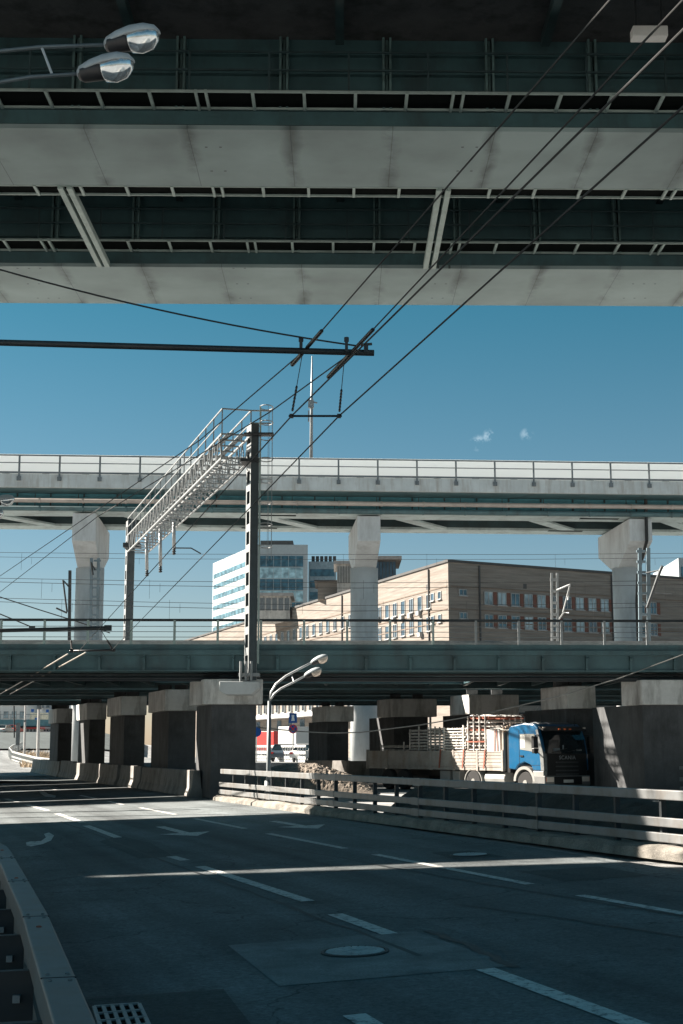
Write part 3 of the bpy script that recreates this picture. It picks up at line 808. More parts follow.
# pale noise screen along the far side of the near kerb
mb = MB(); vbox(mb, VX0, VX1, 108.8, 108.9, zf1 - .3, zpx(458.2, 108.8))
m_, nt_, b_ = node_mat('screen_sheet'); b_.inputs['Base Color'].default_value = (.82, .84, .84, 1); b_.inputs['Roughness'].default_value = .35
tl = nt_.nodes.new('ShaderNodeBsdfTranslucent'); tl.inputs['Color'].default_value = (.9, .92, .92, 1)
mxs = nt_.nodes.new('ShaderNodeMixShader'); mxs.inputs['Fac'].default_value = .45
nt_.links.new(b_.outputs[0], mxs.inputs[1]); nt_.links.new(tl.outputs[0], mxs.inputs[2]); nt_.links.new(mxs.outputs[0], nt_.nodes['Material Output'].inputs['Surface'])
mb.build('noise_screen', m_, t)
mb = MB(); xx = VX0 + 2.2
while xx < VX1:
    a = vd(xx, 108.6, zf1 + .12)
    mb.prism([a, a + V((1.0, 0, 0)), a + V((.75, 0, .22)), a + V((.4, 0, .36))], (0, .08, 0)); xx += 3.07
mb.build('screen_feet', GALVD, t)
mb = MB(); vbox(mb, VX0, VX1, 122.6, 122.9, zf0, zf1 + .4); mb.build('far_parapet', CONC, t)
# columns
def column(px, label, pipe=False):
    x = at(px, 530, 109.7 if px < 500 else 110.8).x
    ya = YV + x * sv - .3
    base = V((x - 4.9 * sv, ya + 4.9, zt - .2))
    tt = thing('viaduct_column', base, label, 'bridge column', 'columns carrying the viaduct')
    ztop = zs_ - .14
    yb_ = ya + 10.4
    z1 = zpx(541, ya); z2 = zpx(567, ya + 3.8)
    mb = MB(); mb.lathe(base, [(1.14, -.3), (1.14, z2 - base.z + .02), (.88, z2 - base.z + .022), (.88, ztop - 1.2 - base.z)], 32)
    sh_ = mb.build('shaft', CONCW, tt)
    for p in sh_.data.polygons: p.use_smooth = len(p.vertices) == 4 and abs(p.normal.z) < .3
    hw = .92
    def q_(lx, ly, z): return V((x + lx * cv - ly * sv, ya + lx * sv + ly * cv, z))
    pr_ = [(0, ztop), (0, z1), (3.8, z2), (6.1, z2), (10.4, z1), (10.4, ztop)]
    vec_ = q_(hw, 0, 0) - q_(-hw, 0, 0)
    MB().prism([q_(-hw, ly, z) for ly, z in pr_], vec_).build('cap', CONCW, tt, bevel=.04)
    for y in (2, 8.4): MB().box(q_(0, y, ztop + .07), (1.0, .8, .13)).build('bearing', DARKST, tt)
    if pipe:
        mb = MB(); mb.tube([V((x + .45, ya - .2, zs_ + 3)), V((x + .40, ya - .2, z1)), V((x + .1, ya + 2.2, z2 - .8)), V((x + .15, ya + 3.2, z2 - 3)), V((x + .2, ya + 3.5, 3))], .14, 8)
        mb.build('downpipe', WIRE, tt)
    return tt
column(87, 'pale round viaduct column with bracketed cap, leftmost of three against the sky')
column(369, 'pale round viaduct column beside the rooftop pavilion, middle one of three')
column(642, 'pale round viaduct column with a black downpipe, in front of the brick facade', True)
# lighting mast standing on the viaduct
b = at(311, 462, 121); tp = at(312, 356, 121)
t = thing('lighting_mast', b, 'thin pale mast rising from the viaduct into clear sky', 'mast')
MB().tube([b - V((0, 0, 2)), lerp(b, tp, .55), tp], .1, 8, rs=[.16, .13, .05]).build('pole', GALV, t, smooth=True)
mb = MB(); c = at(311, 404, 120.8); mb.box(c, (.5, .3, .7)); mb.bar(c + V((-.2, 0, -.6)), c + V((-.2, 0, -1.6)), .12); mb.bar(c + V((.1, 0, .2)), c + V((.55, 0, .1)), .12)
mb.build('bracket', GALV, t)

# ------------------------------------------------------------------ rail bridges (five decks side by side)
PB = R(1.2)
def rb(x, y, z): return V((x, y + x * math.tan(PB), z))
def rbox(mb, x0, x1, y0, y1, z0, z1, mi=0):
    return mb.prism([rb(x0, y0, z0), rb(x1, y0, z0), rb(x1, y1, z0), rb(x0, y1, z0)], (0, 0, z1 - z0), mi)
RX0, RX1 = -70, 62
spans = [(54.6, 58.4), (59.5, 70.5), (71.9, 79.6), (80.5, 87.0), (88.8, 98.6)]
zdk = zpx(644.5, 54.6)
rail_lab = ['teal girder railway bridge with thin railing, nearest of the parallel railway decks',
            'second parallel railway deck, just behind the railed front one', 'third parallel railway deck counted from the road',
            'fourth parallel railway deck counted from the road', 'fifth and farthest parallel railway deck, seen over the far road']
def near_edge(x):  # notch in the second deck, shaped to let sun reach truck and heap
    P_ = [(-80, 59.5), (-14, 59.4), (-9.6, 59.5), (-8.2, 64.2), (5.6, 65.4), (6.0, 59.6), (70, 59.6)]
    for (xa, ya), (xb, yb2) in zip(P_, P_[1:]):
        if x <= xb: return lerp(ya, yb2, (x - xa) / (xb - xa))
    return 59.6
def bent(mb, o0, o1, y1, z0, z1):
    xs2 = [RX0, -14, -9.6, -8.2, 5.6, 6.0, RX1]
    for xa, xb in zip(xs2, xs2[1:]):
        ya0, yb0 = near_edge(xa) + o0, near_edge(xb) + o0
        ya1, yb1 = (near_edge(xa) + o1, near_edge(xb) + o1) if y1 is None else (y1, y1)
        mb.prism([rb(xa, ya0, z0), rb(xb, yb0, z0), rb(xb, yb1, z0), rb(xa, ya1, z0)], (0, 0, z1 - z0))
for i, (y0, y1) in enumerate(spans):
    t = thing('railway_bridge', V((0, y0, 0)), rail_lab[i], 'bridge', 'parallel railway decks over the road')
    zl = zdk - 1.02
    mb = MB(); mb2 = MB()
    if i == 1:
        bent(mb, .14, 0, y1 - .14, zdk - .28, zdk - .02); bent(mb2, .25, 0, y1 - .25, zdk - .018, zdk + .10)
    else:
        rbox(mb, RX0, RX1, y0 + .14, y1 - .14, zdk - .28, zdk - .02); rbox(mb2, RX0, RX1, y0 + .25, y1 - .25, zdk - .018, zdk + .10)
    mb.build('deck_slab', CONCD, t); mb2.build('ballast', TRACK, t)
    mb = MB()
    if i == 1: bent(mb, 0, .10, None, zl + .03, zdk - .002); bent(mb, -.1, .22, None, zl - .03, zl + .028)
    for (ya, s_) in (((y0, 1),) if i != 1 else ()) + ((y1, -1),):
        rbox(mb, RX0, RX1, *(sorted((ya, ya + .10 * s_))), zl + .03, zdk - .002)
        rbox(mb, RX0, RX1, *(sorted((ya - .10 * s_, ya + .22 * s_))), zl - .03, zl + .028)
        rbox(mb, RX0, RX1, *(sorted((ya - .14 * s_, ya - .002 * s_))), zdk - .42, zdk - .24)
    ny_ = 1
    if i != 1: rbox(mb, RX0, RX1, (y0 + y1) / 2 - .1, (y0 + y1) / 2 + .1, zl - .03, zdk - .282)
    mb.build('main_girder', TEAL, t)
    mb = MB(); xx = -30
    while xx < 26:
        if i == 0:
            rbox(mb, xx - .05, xx + .05, y0 - .13, y0 - .004, zl + .03, zdk - .43)
            p = rb(xx, y0 - .02, 0)
            mb.prism([V((p.x - .05, p.y - .16, zl + .5)), V((p.x - .05, p.y, zl + .3)), V((p.x - .05, p.y, zl + .6))], (.1, 0, 0))
        rbox(mb, xx - .08, xx + .08, (y0 if i != 1 else near_edge(xx)) + .24, y1 - .24, zl + .1, zl + .45); xx += 1.72
    mb.build('cross_girder', TEAL, t)
    if i == 0:
        for z_, r_ in ((zl - .12, .05), (zl - .26, .07), (zl - .34, .05)):
            MB().tube([rb(RX0, y0 + .55, z_), rb(RX1, y0 + .55, z_)], r_, 8).build('service_pipe', DARKST, t)
    if i in (0, 4):
        yr = y0 + .06 if i == 0 else y1 - .06
        zt_ = zpx(620.5, 54.7)
        mb = MB(); mb.bar(rb(RX0, yr, zt_), rb(RX1, yr, zt_), .06, .10)
        mb.build('handrail', DARKST, t)
        mb = MB()
        for q in (.3, .52, .74): mb.bar(rb(RX0, yr, lerp(zdk, zt_, q)), rb(RX1, yr, lerp(zdk, zt_, q)), .022)
        mb.build('railing_wires', GALVD, t)
        xx = -14.9
        while xx < 14.5:
            if i == 0: MB().bar(rb(xx, yr, zdk - .1), rb(xx, yr, zt_), .09, .07).build('rail_post', GALV if xx > 5 else STEELG, t)
            xx += 1.68
    # running rails
    mb = MB(); ym = (y0 + y1) / 2 if i != 1 else 67.6
    for k in (-.76, .76): rbox(mb, RX0, RX1, ym + k - .04, ym + k + .04, zdk + .102, zdk + .24)
    mb.build('running_rail', GALVD, t)

# piers
def pier(x0, x1, Y, capd, label, shaft=None, group='', front=None):
    p0 = at(x0, 700, Y); p1 = at(x1, 700, Y); w = p1.x - p0.x
    dv = V((-sa, ca, 0)); sd = V((1, 0, 0))
    zb_, zc0, zc1 = zt - .2, EYE + 1.66, zdk - 1.34
    base = V((p0.x + w / 2, Y, zb_))
    tt = thing('bridge_pier', base, label, 'bridge pier', group)
    o = V((p0.x, Y, zc0))
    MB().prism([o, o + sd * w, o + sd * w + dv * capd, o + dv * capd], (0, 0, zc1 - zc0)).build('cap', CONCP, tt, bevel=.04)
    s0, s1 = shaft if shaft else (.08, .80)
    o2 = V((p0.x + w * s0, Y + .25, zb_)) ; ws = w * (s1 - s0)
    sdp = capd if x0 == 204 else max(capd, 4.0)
    MB().prism([o2, o2 + sd * ws, o2 + sd * ws + dv * sdp, o2 + dv * sdp], (0, 0, zc0 - zb_ - .003)).build('shaft', CONCD, tt)  # dark shafts: shade between the piers is put into their colour
    for k in (.25, .75): MB().box(o + sd * w * k + dv * capd * .5 + V((0, 0, zc1 - zc0 + .14)), (.55, .7, .27)).build('bearing', CONCD, tt)
    return tt
GL = 'piers of the left pier row beside the carriageway'; GR = 'piers of the right pier row behind the truck'
pier(204, 263, 54.45, 2.6, 'big bridge pier with pale cap carrying the gantry post, end of the left row', (.12, .88), GL)
pier(165, 199, 64.2, 4.0, 'bridge pier second from the gantry post, left row', (.10, .90), GL)
pier(121, 147, 72.5, 4.4, 'bridge pier third from the gantry post, left row', (.12, .92), GL)
pier(87, 107, 83.5, 4.4, 'bridge pier fourth from the gantry post, just right of a pale round column', (.12, .92), GL)
pier(57, 73, 95.5, 4.4, 'farthest bridge pier of the left row, beside the far junction', (.1, .95), GL)
pier(642, 712, 55.0, 1.6, 'bridge pier with pale blocky cap at the picture edge, right row', (.02, .9), GR)
pier(568, 596, 60.5, 2.6, 'bridge pier directly behind the blue cab, right row', (-.05, .98), GR)
pier(469, 519, 70.5, 2.4, 'bridge pier behind the front of the flatbed cargo, right row', (.1, .9), GR)
pier(392, 437, 76.5, 2.4, 'bridge pier behind the rear of the flatbed, right row', (.05, .8), GR)
pier(326, 354, 90, 3.0, 'farthest bridge pier of the right row, beside the middle viaduct column', (.05, .8), GR)

# ------------------------------------------------------------------ signal gantry
YN_, YF_ = 53.9, 80.0
pn = at(249.5, 676, YN_); pnt = at(250.5, 425, YN_)
pf_x = at(128.5, 600, YF_).x
zbn = at(249, 680, YN_ - .4).z
t = thing('signal_gantry', V((pn.x, YN_, zbn)), 'steel lattice gantry with railed walkway and caged ladder spanning the railway', 'gantry')
# bracket block in front of the first pier
xq = pn.x; ztop = pnt.z
g1 = V((-sa, ca, 0)); g2 = V((ca, sa, 0)); PR_ = Matrix((( g2.x, g1.x, 0), (g2.y, g1.y, 0), (0, 0, 1)))
pc = V((xq, YN_, 0))
H_ = ztop - zbn; zm = (zbn + ztop) / 2
mb = MB()
mb.box(pc + g2 * .03 - g1 * .30 + V((0, 0, zm)), (.30, .06, H_), PR_)
mb.box(pc + g2 * .03 + g1 * .30 + V((0, 0, zm)), (.30, .06, H_), PR_)
mb.box(pc + g2 * .03 + V((0, 0, ztop - .1)), (.30, .54, .2), PR_)
post = mb.build('post', mat('post_steel', (.050, .066, .074), .45, metal=.2, var=.2), t)
mb = MB(); z = zbn + .3
while z < ztop:
    for sx in (-.12, .18): mb.box(pc + g2 * sx + V((0, 0, z)), (.015, .62, .30), PR_)
    z += .80
for sx in (-.125, .185):
    for sy in (-.28, .28): mb.box(pc + g2 * sx + g1 * sy + V((0, 0, zm)), (.012, .12, H_), PR_)
mb.build('batten_plates', GALV, post)
mb = MB(); mb.box((xq, YN_ - .1, zbn + .2), (.8, .8, .12))
for s_ in (-.3, -.1, .1): mb.tube([V((xq + s_, YN_ - .55, zbn + .7)), V((xq + s_, YN_ - .55, zbn - .05))], .05, 6)
mb.build('post_foot', GALV, post)
a = at(219, 695, 53.25); bq = at(259, 695, 53.25)
mb = MB(); mb.prism([V((a.x, 53.25, zpx(690.5, 53.25))), V((a.x + .25, 53.25, zpx(694.5, 53.25))), V((bq.x - .3, 53.25, zpx(694.5, 53.25))), V((bq.x, 53.25, zpx(688, 53.25))), V((bq.x, 53.25, zpx(681.5, 53.25))), V((a.x, 53.25, zpx(681.5, 53.25)))], (0, 1.25, 0))
mb.build('corbel', CONCW, t, bevel=.03)
# far post
zf_b = zdk; zft = at(129, 521, YF_).z
pq = V((pf_x, YF_, 0)); zm = (zf_b + zft) / 2; H_ = zft - zf_b
mb = MB()
for q in (-.27, .27): mb.box(pq + g2 * .02 + g1 * q + V((0, 0, zm)), (.40, .06, H_), PR_)
mb.box(pq + g2 * .02 + V((0, 0, zft - .1)), (.40, .48, .2), PR_)
fp_ = mb.build('post', MATS['post_steel'], t)
mb = MB(); z = zf_b + .3
while z < zft:
    for sx in (-.19, .23): mb.box(pq + g2 * sx + V((0, 0, z)), (.015, .54, .34), PR_)
    z += .85
for sx in (-.195, .235):
    for sy in (-.24, .24): mb.box(pq + g2 * sx + g1 * sy + V((0, 0, zm)), (.012, .12, H_), PR_)
mb.build('batten_plates', GALV, fp_)
MB().box((pf_x + .15, YF_ - .1, at(130, 546, YF_).z), (.95, .8, .25)).build('post_head', DARKST, fp_)
# truss box
A0 = V((xq - .25, YN_ - .3, 0)); B0 = V((pf_x + .75, YF_ + .2, 0))
dT = (B0 - A0).normalized(); sT_ = V((dT.y, -dT.x, 0))
zA1, zA0 = at(238, 437, YN_).z, at(238, 461, YN_).z
zt1, zt0 = zA1, zA0
Wt = 1.15
def tp_(k, side, z): return lerp(A0, B0, k) + sT_ * (side * Wt / 2 - .35) + V((0, 0, z))
mb = MB()
for s_ in (-1, 1):
    for z in (zt0, zt1): mb.bar(tp_(0, s_, z), tp_(1, s_, z), .075)
GANT = mat('gantry_steel', (.25, .265, .27), .5, metal=.3, var=.25, scale=3)
mb.build('chord', GANT, t)
nb = 26
mb = MB()
for s_ in (-1, 1):
    for i in range(nb):
        k0, k1, km = i / nb, (i + 1) / nb, (i + .5) / nb
        mb.bar(tp_(k0, s_, zt0), tp_(km, s_, zt1), .038); mb.bar(tp_(km, s_, zt1), tp_(k1, s_, zt0), .038)
        if i % 2 == 0: mb.bar(tp_(k0, s_, zt0), tp_(k0, s_, zt1), .042)
for i in range(nb + 1):
    mb.bar(tp_(i / nb, -1, zt0), tp_(i / nb, 1, zt0), .045); mb.bar(tp_(i / nb, -1, zt1), tp_(i / nb, 1, zt1), .06)
    if i < nb: mb.bar(tp_(i / nb, -1, zt0), tp_((i + 1) / nb, 1, zt0), .035)
mb.build('lacing', GANT, t)
for q in (-.45, .45): MB().bar(tp_(0, q, zt1 + .05), tp_(1, q, zt1 + .05), .22, .03).build('walkway_plank', GALVD, t)
zh = at(239.5, 412, YN_).z
mb = MB()
for s_ in (-1, 1):
    mb.bar(tp_(0, s_, zh), tp_(1, s_, zh), .05); mb.bar(tp_(0, s_, lerp(zt1, zh, .5)), tp_(1, s_, lerp(zt1, zh, .5)), .04)
    for i in range(17): mb.bar(tp_(i / 16, s_, zt1), tp_(i / 16, s_, zh), .045)
mb.bar(tp_(0, -1, zh), tp_(0, 1, zh), .05)
mb.bar(tp_(0, 1, zh), V((xq + .75, YN_ - .2, zh)), .05); mb.bar(tp_(0, 1, lerp(zt1, zh, .5)), V((xq + .75, YN_ - .2, lerp(zt1, zh, .5))), .05)
mb.build('walkway_railing', GANT, t)
# end platform joining truss and post
mb = MB(); z = zt1
mb.box((xq + .30, YN_ - .45, z), (1.15, .5, .06)); mb.build('end_platform', DARKST, t)
MB().box((xq - .05, YN_ - .05, zt0 - .05), (.72, .9, .12)).build('truss_bearing', DARKST, t)
# caged ladder beside the near post
lx0 = at(259.5, 470, YN_ - .1).x; lx1 = at(272.5, 470, YN_ - .1).x
zl1 = at(262, 408, YN_).z; zl0 = at(262, 560, YN_).z
lc = (lx0 + lx1) / 2; rw = (lx1 - lx0) / 2
mb = MB()
for s_ in (-.17, .17): mb.bar((lx0 + .02, YN_ - .1 + s_, zl0 - 4), (lx0 + .02, YN_ - .1 + s_, zl1), .05)
z = zl0 - 4
while z < zl1: mb.bar((lx0 + .02, YN_ - .27, z), (lx0 + .02, YN_ + .07, z), .03); z += .3
z = zl0 - 3.5
while z < zl1: mb.bar((xq + .2, YN_ - .1, z), (lx0 + .02, YN_ - .1, z), .05); z += 2.2
ld = mb.build('ladder', STEELG, t)
mb = MB()
hoop = lambda z: [V((lc + rw * 1.02 * math.cos(a), YN_ - .1 + .42 * math.sin(a), z)) for a in [math.pi * 2 * k / 16 - math.pi for k in range(17)]]
z = zl0
zz = zl1
while zz > zl0: mb.tube(hoop(zz), .022, 5); zz -= .62 if zz > zl1 - 1 else .86
for a in (-1.2, -.4, .4, 1.2): mb.bar((lc + rw * math.cos(a), YN_ - .1 + .42 * math.sin(a), zl0), (lc + rw * math.cos(a), YN_ - .1 + .42 * math.sin(a), zl1), .014)
mb.build('ladder_cage', GALV, ld)
# drop tubes that carry the contact wires
for i, (px, py0, py1, Y) in enumerate([(147, 512, 570, 76), (160.5, 515, 566, 73), (174, 512, 548, 70)]):
    a = at(px, py0, Y); b = at(px, py1, Y)
    o = MB().tube([V((a.x, Y, zt0 + .3)), b], .09, 8).build('drop_tube', GALV, t, smooth=True)
    mb = MB()
    mb.lathe(b - V((0, 0, .35)), [(.04, 0), (.1, .03), (.1, .08), (.05, .12), (.1, .16), (.1, .2), (.05, .24), (.1, .28), (.04, .36)], 10)
    if i == 2: mb.tube([b, b + V((.9, -.3, -.05)), b + V((1.4, -.5, -.35))], .035, 6)
    mb.build('insulator', DARKST, o)

# ------------------------------------------------------------------ masts on the railway
def mast(px, ytop, ybase, Y, w, m_, label, arm=True, lat=False, lean=0):
    b = at(px, ybase, Y); tp = at(px + lean, ytop, Y); b.z = zdk + .05
    t = thing('catenary_mast', b, label, 'catenary mast', 'catenary masts on the railway')
    mb = MB()
    if lat:
        for sx in (-1, 1): mb.bar(b + V((sx * w / 2, 0, 0)), tp + V((sx * w / 2, 0, 0)), w * .40)
        z = 0; H = tp.z - b.z
        while z < H: mb.box(b + V((0, 0, z)) + (tp - b) * 0, (w, w * .35, .12)); z += .55
    else: mb.bar(b, tp, w, w)
    mb.build('post', m_, t)
    return t, b, tp
t, b, tp = mast(70, 570.5, 640, 76, .15, DARKST, 'dark catenary mast with angled bracket left of the first column')
mb = MB(); e = at(63, 580, 76); f = at(67, 612, 76); mb.tube([at(70, 588, 76), e, f], .05, 6); mb.tube([at(56, 608, 75.5), at(67, 613, 75.7)], .05, 6); mb.build('bracket', DARKST, t)
t, b, tp = mast(95, 558, 640, 84, .42, mat('blue_grey_steel', (.14, .19, .22), .5, metal=.3), 'blue grey lattice mast in front of the leftmost column', lat=True)
mb = MB(); mb.tube([at(95, 570, 83.6), at(91, 562, 83.6), at(93, 575, 83.6)], .06, 6); mb.build('bracket', DARKST, t)
t, b, tp = mast(554.5, 573, 640, 66, .26, GALV, 'pale galvanised catenary mast in front of the brick facade', lat=True)
mb = MB(); mb.tube([at(555, 591, 66), at(570, 584.5, 65.2), at(568, 600, 65.3)], .045, 6); mb.tube([at(570, 585, 65.2), at(563, 612, 65.5), at(569, 613, 65.2)], .035, 6); mb.tube([at(557, 622, 66), at(564, 612, 65.5)], .035, 6)
mb.build('bracket', GALV, t)
t, b, tp = mast(644, 548, 642, 72, .44, MATS['blue_grey_steel'], 'dark lattice mast with an inclined strut beside the downpipe', lat=True)
mb = MB(); mb.tube([at(647, 608, 71.5), at(660, 571, 71), at(662.5, 566, 71)], .08, 6); mb.tube([at(646, 573, 71.6), at(661, 570, 71)], .04, 6); mb.tube([at(655, 593, 71), at(672, 594, 70.6)], .03, 6)
mb.build('bracket', DARKST, t)
# arm on the near side of the far gantry post
# railway contact wires: almost horizontal lines right across the view
wl = [(552, 553, 84, 'highest'), (556.5, 557.5, 90, 'second highest'), (577.5, 580, 74, 'third highest'), (581, 584, 66, 'fourth highest'), (597, 602, 73.5, 'fifth highest'), (600.5, 606, 65, 'lowest')]
for i, (ya, yb_, Y, nm) in enumerate(wl):
    a = at(-40, ya, Y); b = at(720, yb_, Y + 1.5)
    t = thing('railway_wire', (a + b) / 2, f'{nm} of the six thin wires strung along the railway', 'overhead wire', 'wires strung along the railway')
    mid_ = lerp(a, b, .5) - V((0, 0, .12 + .05 * i))
    MB().tube([a + (a - b) * .3, a, lerp(a, mid_, .5) - V((0, 0, .05)), mid_, lerp(b, mid_, .5) - V((0, 0, .05)), b, b + (b - a) * .3], .013, 5).build('strand', WIRE, t)
    for k in (.08, .22, .38, .5, .61, .78, .9): MB().bar(lerp(a, b, k + .013 * i) - V((0, 0, .08)), lerp(a, b, k + .013 * i) - V((0, 0, 1.1 if i % 2 == 0 else .5)), .012).build('dropper', WIRE, t)

# ------------------------------------------------------------------ trolley wires, their bracket arms and hangers
def wire(name, pts, r, m_, label, group=None, parts=()):
    t = thing(name, pts[len(pts) // 2], label, 'overhead wire', group)
    MB().tube(pts, r, 6).build('strand', m_, t)
    return t
D1 = 15.6
zbm = at(330, 350, D1).z
pole_x = at(-95, 340, 15.2).x
bp0 = V((pole_x, 15.2, at(-95, 340, 15.2).z)); bp1 = at(374, 353, D1)
t = thing('bracket_arm', V((pole_x, 15.2, .05)), 'long dark horizontal arm on a roadside pole holding the near trolley wires', 'bracket arm')
MB().tube([V((pole_x, 15.2, -.1)), V((pole_x, 15.2, 4)), V((pole_x, 15.2, 8.2))], .12, 12, rs=[.15, .13, .10]).build('pole', GALVD, t, smooth=True)
MB().tube([bp0, bp1], .036, 10).build('arm', DARKST, t, smooth=True)
for px in (301, 346.5):
    mb = MB(); c = at(px, 350, D1 - .02); mb.box(c + V((0, 0, .05)), (.035, .09, .16)); mb.lathe(c + V((0, 0, .10)), [(.028, 0), (.028, .05)], 10); mb.build('arm_clamp', DARKST, t)
mb = MB(); c = at(366, 349, D1); mb.box(c, (.05, .1, .1)); mb.bar(c + V((-.06, 0, .05)), c + V((.07, 0, .06)), .025)
mb.build('arm_clamp', DARKST, t)
# second, farther arm
D2 = 50.0
pA = at(-110, 633, 49); pB = at(111, 628, D2)
t = thing('bracket_arm', V((pA.x, 49, 0)), 'thin dark arm in front of the railway bridge railing holding the far trolley wires', 'bracket arm')
MB().tube([V((pA.x, 49, -.3)), V((pA.x, 49, pA.z + 2))], .14, 10).build('pole', GALVD, t, smooth=True)
MB().tube([pA, pB], .07, 8).build('arm', DARKST, t, smooth=True)
MB().box(at(108, 628, D2), (.25, .15, .2)).build('arm_clamp', DARKST, t); MB().box(at(32, 628.5, D2), (.2, .12, .16)).build('arm_clamp', DARKST, t)
# hangers
def hanger(pL, pR, tops, r, label, k=1.0):
    t = thing('wire_hanger', (pL + pR) / 2, label, 'wire hanger')
    MB().tube([pL + (pL - pR) * .06, pR + (pR - pL) * .06], r, 8).build('spreader_bar', INSUL, t, smooth=True)
    for p, tp in zip((pL, pR), tops):
        d = (tp - p)
        o = MB().tube([p + d * .45, tp], r * .35, 6).build('drop_wire', WIRE, t)
        n_ = 7; pts = []; rs = []
        for q in range(n_ * 2 + 1): pts.append(p + d * (.08 + .42 * q / (n_ * 2))); rs.append(r * (1.15 if q % 2 else .8))
        MB().tube(pts, r, 8, rs=rs).build('insulator', INSUL, o)
        MB().box(p, (r * 3.4, r * 5, r * 3)).build('wire_clamp', INSUL, o)
    return t
hL, hR = at(291.5, 416, D1), at(339, 416, D1)
hanger(hL, hR, (at(302, 356, D1), at(344, 363, D1)), .013, 'black spreader bar on two insulators hanging under the near bracket arm')
h2L, h2R = at(72, 651, D2), at(113, 650, D2)
hanger(h2L, h2R, (at(70, 630, D2), at(101, 630, D2)), .035, 'dark spreader bar under the far arm in front of the bridge girder')
def through(a, b, Y):                               # extend the line a-b to depth Y
    k = (Y - a.y) / (b.y - a.y); return lerp(a, b, k)
zw = hL.z
w2n = at_z(683, 30, zw + .25); w3n = at_z(683, 107, zw + .2)
e1 = at(28, 678, 57); e2 = at(41, 677, 57)
wire('trolley_wire', [through(w2n, hL, -6), w2n, hL, at(78, 652, D2)], .0088, WIRE, 'trolley contact wire through the near spreader bar, its end over the pole side', 'trolley contact wires over the road')
wire('trolley_wire', [through(w3n, hR, -6), w3n, hR, at(112, 650, D2)], .0088, WIRE, 'trolley contact wire through the near spreader bar, its end away from the pole', 'trolley contact wires over the road')
wire('trolley_wire', [at(68, 654, D2), e1, at(0, 694, 76)], .028, WIRE_SUNLIT, 'short sunlit-coloured trolley wire dipping under the railway bridge, the left one of two', 'sunlit-coloured trolley wires under the railway bridge')
wire('trolley_wire', [at(86, 652.5, D2), e2, at(10, 694, 76)], .028, WIRE_SUNLIT, 'short sunlit-coloured trolley wire dipping under the railway bridge, the right one of two', 'sunlit-coloured trolley wires under the railway bridge')
# upper feeder cables with long insulators
cA = at(305, 350, D1); cB = at(350, 354, D1)
an = at_z(610, 0, cA.z + .1); bn = at_z(683, 0, cB.z + .1)
t = wire('feeder_cable', [through(an, cA, -6), an, cA, at_z(200, 440, cA.z + .0), at_z(0, 576, cA.z + .2)], .0080, WIRE, 'feeder cable crossing over the bracket arm at its inner clamp, farther left one', 'feeder cables over the road')
dA = (cA - an).normalized()
mb = MB(); pts = [cA - dA * .75 , cA - dA * .1, cA + dA * .15, cA + dA * .62]; mb.tube([pts[0], pts[1]], .022, 8); mb.tube([pts[2], pts[3]], .026, 8); mb.tube([pts[1], pts[2]], .016, 8)
mb.build('insulator', INSUL, t)
t = wire('feeder_cable', [through(bn, cB, -6), bn, cB, at_z(270, 412, cB.z), at_z(97, 517, cB.z + .2), at_z(0, 592, cB.z + .1)], .0080, WIRE, 'feeder cable crossing over the bracket arm at its tip clamp', 'feeder cables over the road')
dB = (cB - bn).normalized()
mb = MB(); mb.tube([cB - dB * .95, cB - dB * .1], .022, 8); mb.tube([cB + dB * .02, cB + dB * 1.0], .026, 8); mb.build('insulator', INSUL, t)
# stay from the left to the tip of the arm
s0 = at(-60, 252, 14.6); s1 = at(358, 346, D1)
mids = [lerp(s0, s1, k) - V((0, 0, .10 * 4 * k * (1 - k))) for k in [q / 16 for q in range(17)]]
wire('stay_wire', [V((pole_x, 15.2, s0.z + .05))] + mids[2:], .010, WIRE, 'lone sagging stay wire running down to the tip of the near bracket arm')
# slack cable under the railway bridge
sl = [(258, 727.5, 55.5), (300, 731.5, 54.6), (330, 733, 54.2), (360, 732.5, 54), (420, 725, 54), (480, 715, 54), (560, 696, 54), (620, 678, 54), (690, 652, 54)]
wire('slack_cable', [at(*p) for p in sl], .024, mat('cable_grey', (.22, .22, .21), .5), 'slack grey cable sagging in front of the right hand piers and flatbed')
# cables on the far left in front of the sky
wire('sagging_cable', [at(-60, 578, 70), at(0, 597, 70), at(40, 610, 70), at(80, 622.5, 70), at(110, 633, 70)], .03, WIRE, 'upper sagging cable at the left picture edge above the bridge railing', 'sagging cables above the railing')
wire('sagging_cable', [at(-60, 595, 62), at(0, 614, 62), at(34, 628, 62)], .03, WIRE, 'lower sagging cable at the left picture edge near the bridge railing', 'sagging cables above the railing')

